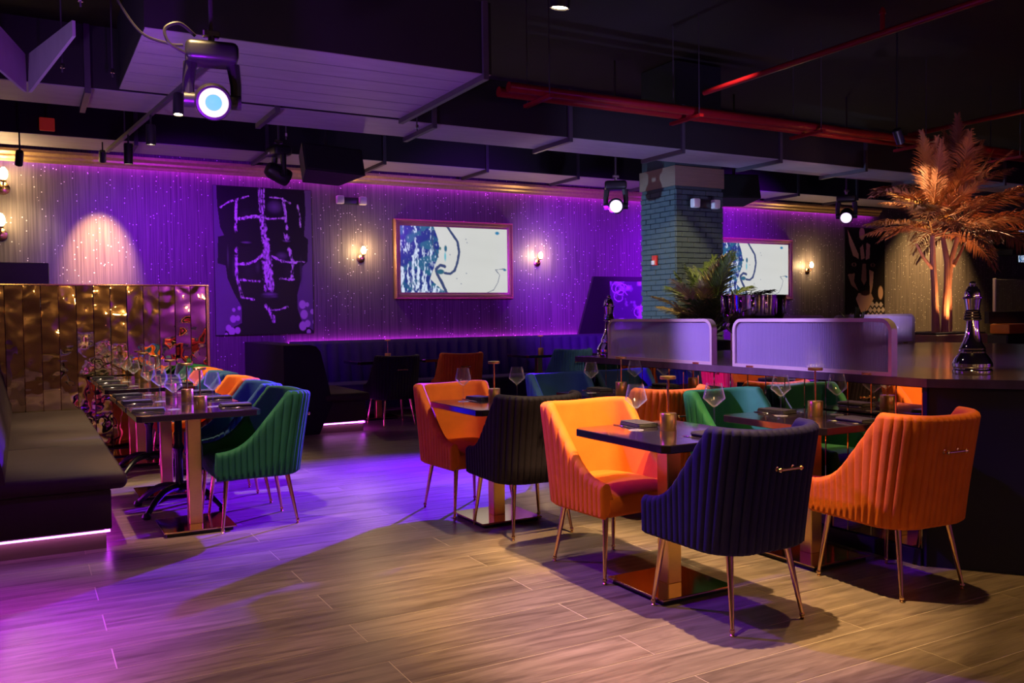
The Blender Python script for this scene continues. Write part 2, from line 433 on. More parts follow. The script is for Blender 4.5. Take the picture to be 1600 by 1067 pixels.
def place(proto, root, colors=None):
    """proto: list of (name, mesh, loc, rot, sub list); linked under root"""
    for name, me, loc, rot, subs in proto:
        o = link(name, me, root, loc, rot)
        if colors and name in colors: recolor(o, colors[name])
        for n2, m2, l2, r2, _ in subs:
            link(n2, m2, o, l2, r2)
    return root

# ================================================================== SETTING
X0, X1, Y0, WY, CZ = -4.0, 22.0, -2.5, 12.0, 4.5
floor = struct('floor', MB().box((X0, Y0, -0.12), (X1, WY, -0.0011)), 'seam', 'grey-brown oak plank floor of the dining room')
PW, PL = 0.24, 1.88
plank_me = MB().add(*(lambda a, b, c: ([(0,0,-0.001),(a,0,-0.001),(a,b,-0.001),(0,b,-0.001),(c,c,0),(a-c,c,0),(a-c,b-c,0),(c,b-c,0)],
    [(0,3,2,1),(4,5,6,7),(0,1,5,4),(1,2,6,5),(2,3,7,6),(3,0,4,7)]))(PL-0.0045, PW-0.0045, 0.0006)).mesh('plank', 'oak_plank', False)
for k in range(-12, 27):
    y = 4.68+k*PW
    off = 0.29 if k % 2 == 0 else 1.23
    for i in range(-2, 5):
        x = off+i*PL
        if y < 2.0 and k < -11: pass
        if x+PL < -1.9 + (0 if y < 6 else -0.6) or x > (5.2 if y < 6.3 else 8.4): continue
        if y > 10.2 and x < 2: continue
        if x+PL < (y-4.5)*0.05-1.5: continue
        link('plank', plank_me, floor, (x, y, 0))
# the rest of the floor, too far aside to pick boards apart
rest = MB()
rest.box((X0, Y0, -0.001), (X1, 1.79, -0.0002))
rest.box((9.8, 1.8, -0.001), (X1, WY-0.01, -0.0002))
o = rest.build('floor_boards', 'oak_plank', floor, False); o['kind'] = 'stuff'

struct('ceiling', MB().box((X0, Y0, CZ), (X1, WY+0.2, CZ+0.1)), 'ceiling_black', 'black painted open ceiling above the ducts')
wall = struct('wall_back', MB().box((X0, WY, 0), (X1, WY+0.12, CZ)), 'wallpaper', 'long back wall in glittering streaked wallpaper')
struct('wall_left', MB().box((X0-0.12, Y0, 0), (X0, WY, CZ)), 'dark_wall', 'dark side wall beyond the left bench')
struct('wall_right', MB().box((X1, Y0, 0), (X1+0.12, WY, CZ)), 'dark_wall', 'dark side wall far to the right')
struct('wall_front', MB().box((X0, Y0-0.12, 0), (X1, Y0, CZ)), 'tan_wall', 'tan wall behind the viewer')

# crown moulding with its LED strip
cr = MB().xprism([(WY-0.075, 3.235), (WY-0.105, 3.235), (WY-0.115, 3.262), (WY-0.14, 3.285), (WY-0.145, 3.31), (WY-0.185, 3.34), (WY-0.185, 3.375), (WY-0.001, 3.375), (WY-0.001, 3.35), (WY-0.075, 3.35)], X0+0.01, 15.1)
trim = struct('trim_1', cr, 'crown_gold', 'gilded crown moulding along the top of the back wall')
led = MB().box((X0+0.05, WY-0.070, 3.300), (15.0, WY-0.020, 3.312))
tag(led.build('led_strip', 'led_magenta', None, False), 'magenta LED strip tucked under the gilded crown moulding', 'led strip')

# ------------------------------------------------------------------ brick pillar
PX0, PX1, PY0, PY1, PZ = 7.14, 7.92, 8.60, 9.30, 2.94
pil = struct('wall_pillar', MB().box((PX0+0.012, PY0+0.012, 0), (PX1-0.012, PY1-0.012, CZ-0.01)), 'mortar', 'square pillar clad in painted brick beside the green palm')
BL, BHt, GAP = 0.195, 0.066, 0.006
def brick_mesh(l):
    return MB().rbox((0, -0.012, 0), (l-GAP, 0.02, BHt-GAP), 0.005, 1).mesh('brick', 'brick_paint', False)
full, half = brick_mesh(BL), brick_mesh(BL/2)
brk = {}
lower = MB()
rows = int(PZ/BHt)
for r in range(rows):
    z = r*BHt
    for face in (0, 1):
        width = (PX1-PX0) if face == 0 else (PY1-PY0)
        s = -BL/2 if r % 2 else 0.0
        while s < width-0.01:
            a = max(s, 0.0); b_ = min(s+BL, width)
            l = round(b_-a, 4)
            if l > 0.03:
                jit = random.uniform(-0.003, 0.003)
                if z < 0.9:
                    if face == 0: lower.box((PX0+a, PY0-0.01+jit, z), (PX0+a+l-GAP, PY0+0.02, z+BHt-GAP))
                    else: lower.box((PX0-0.01+jit, PY0+a, z), (PX0+0.02, PY0+a+l-GAP, z+BHt-GAP))
                else:
                    if l not in brk: brk[l] = brick_mesh(l)
                    if face == 0: link('brick', brk[l], pil, (PX0+a, PY0+jit, z))
                    else: link('brick', brk[l], pil, (PX0+jit, PY0+a+l-GAP, z), (0, 0, -PI/2))
            s += BL
o = lower.build('brick_course', 'brick_paint', pil, False); o['kind'] = 'stuff'
MB().box((PX0-0.012, PY0-0.012, PZ+0.004), (PX1+0.012, PY1+0.01, 3.19)).build('pillar_head', 'brown_panel', pil, False)

# ------------------------------------------------------------------ ceiling ducts
def duct(name, label, x0, x1, y0, y1, z0, h, flanges, pitch_panel=None, axis='x'):
    t = thing(name, label, 'duct', ((x0+x1)/2, (y0+y1)/2, z0))
    L = Matrix.Translation((-(x0+x1)/2, -(y0+y1)/2, -z0))
    def sub(nm, mb, mat): 
        mb.v = [tuple(L @ Vector(p)) for p in mb.v]; return mb.build(nm, mat, t, False)
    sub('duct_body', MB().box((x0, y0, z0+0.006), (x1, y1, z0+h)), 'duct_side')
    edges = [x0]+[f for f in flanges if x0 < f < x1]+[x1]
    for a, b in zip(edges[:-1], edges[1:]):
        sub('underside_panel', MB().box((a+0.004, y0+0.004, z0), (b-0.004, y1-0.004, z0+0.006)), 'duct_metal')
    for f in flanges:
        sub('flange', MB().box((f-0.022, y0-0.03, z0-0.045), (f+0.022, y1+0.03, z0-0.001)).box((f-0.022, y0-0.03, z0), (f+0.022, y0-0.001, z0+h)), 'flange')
    return t
d1 = duct('air_duct', 'wide flat grey duct lit violet beside the large stage light', 0.72, 3.20, 6.02, 7.70, 3.20, 0.55, [3.14])
# lengthwise sheet seams on the wide duct
for yy in (6.30, 6.58, 6.86, 7.14, 7.42):
    MB().box((0.74-1.96, yy-6.86-0.005, -0.0025), (3.10-1.96, yy-6.86+0.005, 0.0)).build('seam_rib', 'duct_seam', d1, False)
duct('air_duct', 'long grey duct crossing above the brick pillar with dark flanges', X0+0.1, 15.5, 7.78, 8.48, 3.20, 0.5, [-1.0, 0.5, 2.0, 3.5, 5.05, 6.56, 8.08, 9.6, 11.1, 12.6, 14.1])
duct('air_duct', 'grey duct running along the back wall above the crown moulding', X0+0.1, 15.5, 11.04, 11.80, 3.41, 0.5, [-0.3, 1.2, 2.7, 4.24, 5.77, 7.30, 8.85, 10.4, 11.9, 13.4])
duct('air_duct', 'dark duct end hanging in the upper left corner', X0+0.1, 0.34, 4.9, 5.75, 3.32, 0.45, [-1.4, -0.3])
# V shaped hanging baffle
t = thing('ceiling_baffle', 'two grey baffle boards meeting in a V below the left duct', 'baffle', (0.10, 7.25, 3.0))
def board(p, q, th=0.02):
    a0, a1 = Vector(p[0]), Vector(p[1]); b0, b1 = Vector(q[0]), Vector(q[1])
    n = (b0-a0).cross(Vector((0, 0, 1))).normalized()*th
    c = [a0, b0, b1, a1]
    return MB().add([tuple(v) for v in c]+[tuple(v+n) for v in c], [(0,1,2,3), (7,6,5,4), (0,4,5,1), (1,5,6,2), (2,6,7,3), (3,7,4,0)])
board(((0, 0, 0), (0, 0, 0.27)), ((0.25, -0.85, 0.20), (0.25, -0.85, 0.30))).build('board', 'duct_metal', t, False)
board(((-0.03, 0, 0), (-0.03, 0, 0.27)), ((-0.30, -0.60, 0.10), (-0.30, -0.60, 0.42))).build('board', 'duct_metal', t, False)
# threaded hanger rods
def rod(label, x, y, z0):
    t = thing('hanger_rod', label, 'rod', (x, y, z0))
    MB().cyl((0, 0, 0), (0, 0, CZ-z0), 0.006, seg=6).build('rod', 'flange', t)
    MB().cyl((0, 0, 0.03), (0, 0, 0.06), 0.016, seg=6).build('nut', 'silver', t)
rod('thin hanger rod left of the V-shaped baffle tip', 0.30, 7.2, 3.16)
rod('thin hanger rod at the corner of the upper left duct', 0.35, 5.85, 3.22)
rod('thin hanger rod at the left rear corner of the wide flat duct', 0.66, 7.5, 3.24)
rod('thin hanger rod behind the wide flat duct', 2.30, 8.62, 3.10)
rod('thin hanger rod at the right end of the wide flat duct', 3.30, 7.72, 3.10)

# red sprinkler pipes
t = thing('sprinkler_pipe_run', 'pair of red sprinkler pipes on brackets crossing above the bar', 'pipe', (9.0, 7.42, 3.50))
for dy in (-0.14, 0.06):
    p = MB().cyl((-4.95, dy, 0), (6.5, dy, 0), 0.05, seg=14).build('pipe', 'red_pipe', t)
for bx in (4.44, 6.29, 8.12, 10.0, 12.0):
    MB().box((bx-9.0-0.025, -0.28, -0.085), (bx-9.0+0.025, 0.22, -0.052)).build('bracket', 'red_pipe', t, False)
    MB().cyl((bx-9.0, -0.24, -0.06), (bx-9.0, -0.24, CZ-3.50), 0.006, seg=6).build('hanger', 'flange', t)
    MB().cyl((bx-9.0, 0.18, -0.06), (bx-9.0, 0.18, CZ-3.50), 0.006, seg=6).build('hanger', 'flange', t)
t = thing('sprinkler_pipe', 'single red sprinkler pipe rising to the top right corner', 'pipe', (6.2, 4.4, 3.62))
MB().cyl((0, -3.0, 0), (0, 2.6, 0), 0.028, seg=12).build('pipe', 'red_pipe', t)
MB().cyl((0, 0.45, 0.02), (0, 0.45, 0.16), 0.02, seg=10).lathe([(0.0, 0.15), (0.028, 0.155), (0.028, 0.175), (0.01, 0.21), (0.0, 0.215)], 10, (0, 0.45, 0)).build('sprinkler_head', 'red_pipe', t)
MB().cyl((0, -1.0, 0.02), (0, -1.0, CZ-3.62), 0.006, seg=6).build('hanger', 'flange', t)
t = thing('sprinkler_pipe', 'short red sprinkler pipe behind the top of the bronze palm', 'pipe', (10.1, 6.3, 3.62))
MB().cyl((0, -2.5, 0), (0, 1.2, 0), 0.03, seg=12).build('pipe', 'red_pipe', t)

# ------------------------------------------------------------------ bar island
BZ = 1.0
bar_poly = [(4.13, 6.22), (4.13, 2.97), (5.55, 1.05), (8.75, 1.05), (8.75, 6.22)]
bar = thing('bar_island', 'big dark bar island with a glossy top and mirrored side', 'bar counter', (6.4, 4.0, 0))
def loc(poly, ox, oy): return [(x-ox, y-oy) for x, y in poly]
MB().prism(loc([(4.15, 6.2), (4.15, 2.98), (5.56, 1.08), (8.72, 1.08), (8.72, 6.2)], 6.4, 4.0), 0, BZ-0.045).build('body', 'bar_navy', bar, False)
MB().prism(loc([(4.09, 6.25), (4.09, 2.93), (5.53, 1.0), (8.8, 1.0), (8.8, 6.25)], 6.4, 4.0), BZ-0.045, BZ).build('counter_top', 'bar_top', bar, False)
MB().box((4.125-6.4, 2.99-4, 0), (4.149-6.4, 6.19-4, 0.085)).build('plinth', 'black_plastic', bar, False)
ny = 20
sw = (6.19-2.99)/ny
strip = MB().rbox((-0.009, 0.0015, 0.09), (0.0, sw-0.0015, BZ-0.05), 0.003, 1).mesh('mirror_strip', 'mirror_bronze', False)
for i in range(ny):
    link('mirror_strip', strip, bar, (4.1485-6.4, 2.99-4+i*sw, 0), (0, 0, R(random.uniform(-0.12, 0.12))))
MB().box((4.14-6.4, 2.965-4, 0), (4.16-6.4, 2.988-4, BZ-0.045)).build('edge_trim', 'bar_navy', bar, False)

# privacy screens of fluted glass along the bar edge
def screen_meshes(Lg, Hh):
    r = 0.075
    def outline(inset):
        pts = []
        a, h, rr = Lg/2-inset, Hh-inset, r-inset
        pts += [(-a, inset), (a, inset)]
        for k in range(9):
            t = k/8*PI/2; pts.append((a-rr+rr*math.cos(t), h-rr+rr*math.sin(t)))
        for k in range(9):
            t = PI/2+k/8*PI/2; pts.append((-a+rr+rr*math.cos(t), h-rr+rr*math.sin(t)))
        return pts
    po, pi_ = outline(0), outline(0.021)
    n = len(po); vs = []; fs = []
    for x in (-0.024, 0.024):
        vs += [(x, y, z) for y, z in po]; vs += [(x, y, z) for y, z in pi_]
    for i in range(n):
        j = (i+1) % n
        fs += [(i, j, n+j, n+i), (2*n+i, 3*n+i, 3*n+j, 2*n+j), (i, 2*n+i, 2*n+j, j), (n+i, n+j, 3*n+j, 3*n+i)]
    fr = MB().add(vs, fs).mesh('frame', 'champagne', True, 40)
    # ribs
    nr = int(Lg/0.0135); w = (Lg-0.05)/nr; m = MB(); seg = 6
    for i in range(nr):
        y0 = -Lg/2+0.025+i*w
        yc = abs(y0+w/2)
        top = Hh-0.012
        lim = Lg/2-r
        if yc > lim: top = Hh-r+math.sqrt(max(0, (r-0.012)**2-(yc-lim)**2))
        vs = []; fs = []
        for k in range(seg+1):
            u = k/seg
            x = -0.003-0.0085*math.sin(u*PI)
            vs += [(x, y0+u*w, 0.012), (x, y0+u*w, top)]
        for k in range(seg): fs.append((2*k, 2*k+1, 2*k+3, 2*k+2))
        m.add(vs, fs)
    rb = m.mesh('fluted_pane', 'fluted_glass', True, 80)
    return fr, rb
frm, ribm = screen_meshes(1.22, 0.315)
def screen(label, x, y, rz):
    t = thing('privacy_screen', label, 'screen', (x, y, BZ), rz, 'fluted glass screens on the bar edges')
    link('frame', frm, t); link('fluted_pane', ribm, t)
    for s in (-0.45, 0.45):
        MB().box((-0.03, s-0.03, 0.0), (0.03, s+0.03, 0.012)).build('foot', 'gold', t, False)
screen('fluted glass privacy screen nearer the viewer on the mirrored bar side', 4.125, 3.76, 0)
screen('fluted glass privacy screen with a chess piece behind its left end', 4.125, 5.18, 0)
screen('fluted glass privacy screen at the far bar corner by the palm trunks', 7.80, 6.19, PI/2)
screen('fluted glass privacy screen on the far bar edge mostly hidden by another', 6.42, 6.19, PI/2)

# ================================================================== CHAIR
def chair_proto():
    # plan path of the outer face, from the front of one arm round the back to the other
    W, YF, YB, RC = 0.272, 0.262, -0.292, 0.17
    path = []
    def line(a, b, n): return [(a[0]+(b[0]-a[0])*i/n, a[1]+(b[1]-a[1])*i/n) for i in range(n)]
    NCH, SUB = 40, 6
    raw = line((-W, YF), (-W, YB+RC), 60)
    raw += [(-W+RC-RC*math.cos(k/40*PI/2), YB+RC-RC*math.sin(k/40*PI/2)) for k in range(40)]
    raw += line((-W+RC, YB), (W-RC, YB), 40)
    raw += [(W-RC+RC*math.sin(k/40*PI/2), YB+RC-RC*math.cos(k/40*PI/2)) for k in range(40)]
    raw += line((W, YB+RC), (W, YF), 60)+[(W, YF)]
    # resample evenly
    d = [0.0]
    for a, b in zip(raw[:-1], raw[1:]): d.append(d[-1]+math.hypot(b[0]-a[0], b[1]-a[1]))
    tot = d[-1]; n = NCH*SUB
    xs = np.interp(np.linspace(0, tot, n+1), d, [p[0] for p in raw]); ys = np.interp(np.linspace(0, tot, n+1), d, [p[1] for p in raw])
    Z0, ZT, ZA = 0.335, 0.872, 0.515
    verts = []; faces = []
    TH = 0.052
    NV = 9
    ncol = 0
    for i in range(n+1):
        x, y = xs[i], ys[i]
        tx = xs[min(i+1, n)]-xs[max(i-1, 0)]; ty = ys[min(i+1, n)]-ys[max(i-1, 0)]
        l = math.hypot(tx, ty); nx, ny = ty/l, -tx/l          # normal
        if nx*x+ny*(y-0.05) < 0: nx, ny = -nx, -ny
        t = (y+0.13)/(YF+0.13)
        t = max(0.0, min(1.0, t))
        h = ZA+(ZT-ZA)*((1-t)**2.5) if t > 0 else ZT
        h += 0.012*(abs(x)/W)**2*(1 if t <= 0 else (1-t))
        back = max(0.0, min(1.0, (0.02-y)/0.22)); back = back*back*(3-2*back)
        ch = abs(math.sin(PI*i/SUB))**0.45
        col = []
        def outp(z, extra=0.0):
            q = max(0.0, (z-Z0)/(ZT-Z0))
            fl = 0.085*back*(q**1.15)
            side = 0.012*q
            return (x+nx*(side*abs(nx))+nx*extra, y-fl+ny*extra)
        # bottom tuck, outer face
        for k in range(NV):
            z = Z0+(h-0.028-Z0)*(k/(NV-1))
            tuck = -0.014 if k == 0 else 0.0
            if k == 1: z = Z0+0.016
            amp = 0.0105*ch if k > 0 else 0.003*ch
            px_, py_ = outp(z, amp+tuck)
            col.append((px_, py_, z))
        # rounded top
        for k in range(1, 6):
            a = k/6*PI
            z = h-0.028+0.028*math.sin(a)
            ex = -TH/2+TH/2*math.cos(a)
            fade = 0.0105*ch*max(0, math.cos(a))
            px_, py_ = outp(h-0.028, ex+fade)
            col.append((px_, py_, z))
        for k in range(5):
            z = (h-0.028)+(0.40-(h-0.028))*(k/4)
            px_, py_ = outp(z, -TH-0.006*k)
            col.append((px_, py_, z))
        ncol = len(col)
        verts += col
    for i in range(n):
        for k in range(ncol-1):
            a = i*ncol+k; b = (i+1)*ncol+k
            faces.append((a, b, b+1, a+1))
    # close the arm fronts, bulged a little
    for e in (0, n):
        base = e*ncol
        s = 1 if e else -1
        faces.append(tuple(base+k for k in range(ncol)) if e == 0 else tuple(base+k for k in range(ncol-1, -1, -1)))
    shell = MB().add(verts, faces)
    shell_me = shell.mesh('shell', 'velvet_orange', True, 50)
    # seat: crowned cushion
    sv = []; sf = []; NX, NY = 12, 12
    sx, y0, y1 = 0.226, -0.245, 0.258
    def seat_outline(u): return u
    grid = {}
    for j in range(NY+1):
        for i in range(NX+1):
            u = -1+2*i/NX; v = -1+2*j/NY
            e = max(abs(u)**6, 0) ; f = max(v, 0)**8
            z = 0.475+0.018*(1-u*u)*(1-v*v)-0.012*e-0.03*f
            x = sx*u; y = (y0+y1)/2+(y1-y0)/2*v
            if v < 0: x *= 1-0.22*(-v)**3
            grid[i, j] = len(sv); sv.append((x, y, z))
    for j in range(NY):
        for i in range(NX): sf.append((grid[i, j], grid[i+1, j], grid[i+1, j+1], grid[i, j+1]))
    # skirt
    ring = [(i, 0) for i in range(NX+1)]+[(NX, j) for j in range(1, NY+1)]+[(i, NY) for i in range(NX-1, -1, -1)]+[(0, j) for j in range(NY-1, 0, -1)]
    prev = [grid[r] for r in ring]
    for z, g in ((0.43, 0.006), (0.36, 0.006), (0.340, -0.006)):
        cur = []
        for r in ring:
            x, y, _ = sv[grid[r]]
            yy = y+(g if r[1] == NY else 0)
            cur.append(len(sv)); sv.append((x, yy, z))
        for q in range(len(ring)):
            q2 = (q+1) % len(ring); sf.append((prev[q], prev[q2], cur[q2], cur[q]))
        prev = cur
    sf.append(tuple(reversed(prev)))
    seat_me = MB().add(sv, sf).mesh('seat', 'velvet_orange', True, 60)
    proto = [('shell', shell_me, None, None, []), ('seat', seat_me, None, None, [])]
    for sx_, sy_ in ((-1, 1), (1, 1), (-1, -1), (1, -1)):
        top = (sx_*(0.20 if sy_ > 0 else 0.165), 0.19 if sy_ > 0 else -0.20, 0.352)
        bot = (sx_*(0.238 if sy_ > 0 else 0.205), 0.228 if sy_ > 0 else -0.258, 0.022)
        m = MB().cyl(top, bot, 0.0165, 0.0085, 12)
        foot = MB().lathe([(0, 0.0), (0.009, 0.001), (0.010, 0.006), (0.006, 0.010), (0.011, 0.016), (0.0125, 0.022), (0.010, 0.030), (0.0, 0.034)], 12, (bot[0], bot[1], 0))
        proto.append(('leg', m.mesh('leg', 'rose_gold'), None, None, [('foot', foot.mesh('foot', 'rose_gold'), None, None, [])]))
    zb = 0.705; yb = -0.292-0.085*((zb-0.335)/0.537)**1.15-0.008
    h = MB().cyl((-0.058, yb-0.032, zb), (0.058, yb-0.032, zb), 0.0058, seg=10)
    for s in (-1, 1):
        h.lathe([(0, -0.010), (0.007, -0.008), (0.0105, 0), (0.007, 0.008), (0, 0.010)], 10, M=Matrix.Translation((s*0.060, yb-0.032, zb)) @ Matrix.Rotation(PI/2, 4, 'Y'))
    posts = MB()
    for s in (-1, 1):
        posts.cyl((s*0.046, yb+0.012, zb), (s*0.046, yb-0.032, zb), 0.005, seg=8)
        posts.lathe([(0.011, 0), (0.011, 0.004), (0.006, 0.006)], 10, M=Matrix.Translation((s*0.046, yb+0.002, zb)) @ Matrix.Rotation(PI/2, 4, 'X'))
    proto.append(('handle', h.mesh('handle', 'gold'), None, None, [('mounting_posts', posts.mesh('mounting_posts', 'gold'), None, None, [])]))
    return proto
CHAIR = chair_proto()
def chair(label, x, y, rz, mat, group='velvet dining chairs'):
    t = thing('dining_chair', label, 'chair', (x, y, 0.0), rz, group)
    return place(CHAIR, t, {'shell': mat, 'seat': mat})
chair('navy velvet chair nearest the viewer with gold handle on its back', 2.77, 3.00, 0, 'velvet_navy')
chair('orange velvet chair glowing amber under the spotlight facing the viewer', 2.745, 3.84, PI+R(3), 'velvet_orange')
chair('orange ribbed velvet chair at right in front of the dark bar end', 3.76, 2.905, R(-4), 'velvet_orange')
chair('green velvet chair behind the table against the mirrored bar', 3.80, 3.90, PI, 'velvet_green')
chair('orange velvet chair with purple-shaded seat left of the blue-lit table', 2.69, 5.49, PI+R(4), 'velvet_orange')
chair('black velvet chair with its ribbed back to the viewer at the blue-lit table', 2.76, 4.84, R(-2), 'velvet_black')
chair('orange ribbed chair seen from behind between the amber-lit chair and the green chair', 3.68, 4.70, R(-3), 'velvet_orange')
chair('blue velvet chair with rounded top behind the purple-topped table', 3.82, 5.88, PI, 'velvet_blue')
chair('black velvet chair with gold handle at the left wall banquette table', 4.03, 10.37, 0, 'velvet_black')
chair('orange velvet chair pulled up to the wall banquette', 4.98, 10.45, R(-8), 'velvet_orange')
chair('blue velvet chair with gold handle pulled up to the right wall banquette table', 6.66, 10.42, R(-4), 'velvet_blue')
chair('blue velvet chair half hidden behind another blue chair by the wall banquette', 7.46, 10.42, 0, 'velvet_blue')
ROW = [('green velvet chair at the near end of the long left table row', 'velvet_green', 5.95),
       ('blue velvet chair second from the near end of the long left table row', 'velvet_blue', 6.67),
       ('orange velvet chair third from the near end of the long left table row', 'velvet_orange', 7.36),
       ('blue velvet chair fourth from the near end of the long left table row', 'velvet_blue', 8.18),
       ('orange velvet chair fifth from the near end of the long left table row', 'velvet_orange', 8.85),
       ('green velvet chair at the far end of the left table row beside the mirror partition', 'velvet_green', 9.50)]
for lb, m, y in ROW:
    chair(lb, 1.30, y, PI/2, m)

# ================================================================== TABLES
TZ = 0.775
def table_proto(wx, wy, mat='black_lacquer'):
    c = 0.03
    p = [(-wx/2+c, -wy/2), (wx/2-c, -wy/2), (wx/2, -wy/2+c), (wx/2, wy/2-c), (wx/2-c, wy/2), (-wx/2+c, wy/2), (-wx/2, wy/2-c), (-wx/2, -wy/2+c)]
    top = MB()
    e = 0.003
    q = [(x*(1-2*e/wx), y*(1-2*e/wy)) for x, y in p]
    n = 8
    vs = [(x, y, TZ-0.038) for x, y in q]+[(x, y, TZ-0.035) for x, y in p]+[(x, y, TZ-0.003) for x, y in p]+[(x, y, TZ) for x, y in q]
    fs = [tuple(range(n-1, -1, -1)), tuple(range(3*n, 4*n))]
    for k in range(3):
        fs += [(k*n+i, k*n+(i+1) % n, (k+1)*n+(i+1) % n, (k+1)*n+i) for i in range(n)]
    top.add(vs, fs)
    col = MB().rbox((-0.042, -0.042, 0.03), (0.042, 0.042, TZ-0.039), 0.004, 1)
    sp = MB().rbox((-0.14, -0.14, TZ-0.046), (0.14, 0.14, TZ-0.0385), 0.002, 1)
    plate = MB().rbox((-0.22, -0.22, 0.022), (0.22, 0.22, 0.032), 0.002, 1)
    sub = MB().box((-0.20, -0.20, 0.001), (0.20, 0.20, 0.022))
    return [('table_top', top.mesh('table_top', mat, False), None, None, []),
            ('column', col.mesh('column', 'gold_brushed', False), None, None, []),
            ('mounting_plate', sp.mesh('mounting_plate', 'black_iron', False), None, None, []),
            ('base_plate', plate.mesh('base_plate', 'bronze_plate', False), None, None, [('base_weight', sub.mesh('base_weight', 'black_iron', False), None, None, [])])]
TAB = table_proto(0.64, 0.74)
TABR = table_proto(0.74, 0.62)
def iron_table_proto():
    base = [TABR[0], TABR[2]]
    col = MB().lathe([(0.03, 0.12), (0.045, 0.14), (0.028, 0.18), (0.026, 0.40), (0.04, 0.44), (0.026, 0.48), (0.026, TZ-0.045)], 16)
    pr = list(base)+[('column', col.mesh('column', 'black_iron'), None, None, [])]
    for k in range(4):
        a = k*PI/2+PI/4; c, s = math.cos(a), math.sin(a)
        pts = []
        for i in range(9):
            u = i/8
            r = 0.02+0.33*u; z = 0.16-0.13*u+0.05*math.sin(u*PI)
            pts.append((c*r, s*r, z))
        m = MB().tube(pts, [0.03-0.012*i/8 for i in range(9)], 10).lathe([(0, 0.0), (0.026, 0.004), (0.032, 0.02), (0.02, 0.045), (0, 0.05)], 10, (c*0.355, s*0.355, 0))
        pr.append(('claw_foot', m.mesh('claw_foot', 'black_iron'), None, None, []))
    return pr
IRON = iron_table_proto()
def table(label, x, y, proto, group, rz=0):
    return place(proto, thing('dining_table', label, 'table', (x, y, 0), rz, group))
table('nearest square table between the amber-lit orange chair and navy chair', 2.77, 3.40, TAB, 'two-seat dining tables')
table('two-seat table standing against the mirrored bar side', 3.78, 3.42, TAB, 'two-seat dining tables')
table('two-seat table with blue-lit top by the black and orange chairs', 2.74, 5.16, TAB, 'two-seat dining tables')
table('purple-topped table at the far end of the mirrored bar side', 3.80, 5.24, TAB, 'two-seat dining tables')
ROWT = [(5.99, 'first'), (6.63, 'second'), (7.27, 'third'), (8.31, 'fourth'), (8.95, 'fifth'), (9.59, 'sixth')]
for i, (y, nm) in enumerate(ROWT):
    table('%s table from the near end of the long left row%s' % (nm, ', on black claw feet' if i in (1, 3) else ''), 0.952, y, IRON if i in (1, 3) else TABR, 'tables of the long left row')
table('left table at the wall banquette behind the black chair', 4.12, 11.10, TABR, 'wall banquette tables')
table('table at the wall banquette behind the far orange chair', 5.02, 11.10, TABR, 'wall banquette tables')
table('right table at the wall banquette in front of the blue chair', 6.62, 11.10, TABR, 'wall banquette tables')
table('last table at the wall banquette next to the dark wall panel', 7.52, 11.10, TABR, 'wall banquette tables')

# ---------------------------------------------------------------- table lamps, glasses, napkins, cutlery
LAMP = [('lamp_base', MB().lathe([(0.0, 0), (0.040, 0), (0.041, 0.002), (0.041, 0.082), (0.039, 0.085), (0.0, 0.085)], 28).mesh('lamp_base', 'gold_brushed'), None, None, []),
        ('stem', MB().cyl((0, 0, 0.084), (0, 0, 0.256), 0.0055, seg=10).mesh('stem', 'gold'), None, None, []),
        ('disc_shade', MB().lathe([(0.0, 0.254), (0.037, 0.254), (0.040, 0.256), (0.040, 0.268), (0.037, 0.270), (0.0, 0.270)], 28).mesh('disc_shade', 'gold_brushed'), None, None, [])]
def lamp(label, x, y):
    place(LAMP, thing('table_lamp', label, 'lamp', (x, y, TZ), 0, 'small gold table lamps'))
bowl = [(0.004, 0.108), (0.012, 0.112), (0.052, 0.148), (0.0555, 0.153), (0.054, 0.158), (0.038, 0.228), (0.0372, 0.228), (0.0525, 0.158), (0.0535, 0.153), (0.050, 0.149), (0.010, 0.1145), (0.0, 0.113)]
GLASS = [('bowl', MB().lathe(bowl, 32).mesh('bowl', 'clear_glass', True, 20), None, None, []),
         ('stem', MB().lathe([(0.0, 0.004), (0.006, 0.006), (0.0035, 0.02), (0.0032, 0.09), (0.006, 0.109), (0.0, 0.112)], 12).mesh('stem', 'clear_glass'), None, None, []),
         ('foot', MB().lathe([(0.0, 0.0005), (0.038, 0.0005), (0.038, 0.0012), (0.012, 0.004), (0.0, 0.006)], 28).mesh('foot', 'clear_glass'), None, None, [])]
def glass(label, x, y):
    place(GLASS, thing('wine_glass', label, 'wine glass', (x, y, TZ), random.uniform(0, 1), 'wine glasses'))
def napkin_me():
    m = MB()
    for k, (z0, z1, g) in enumerate(((0, 0.007, 0), (0.0072, 0.014, 0.003), (0.0142, 0.021, 0.006))):
        m.rbox((-0.055+g, -0.10+g, z0), (0.055-g*0.3, 0.10-g, z1), 0.0033, 2)
    m.tube([(-0.052, -0.095, 0.0105), (-0.0525, 0, 0.0115), (-0.052, 0.095, 0.0105)], 0.0098, 8)
    return m.mesh('napkin', 'cloth_black', True, 45)
NAP = napkin_me()
def fork_me():
    m = MB().rbox((-0.0035, -0.095, 0.0005), (0.0035, 0.035, 0.0032), 0.001, 1).rbox((-0.011, 0.033, 0.0015), (0.011, 0.055, 0.0035), 0.001, 1)
    for k in range(4):
        x = -0.0095+k*0.0063
        m.rbox((x-0.0013, 0.053, 0.002), (x+0.0013, 0.098, 0.0038), 0.0008, 1)
    return m.mesh('fork', 'silver', True, 40)
FORK = fork_me()
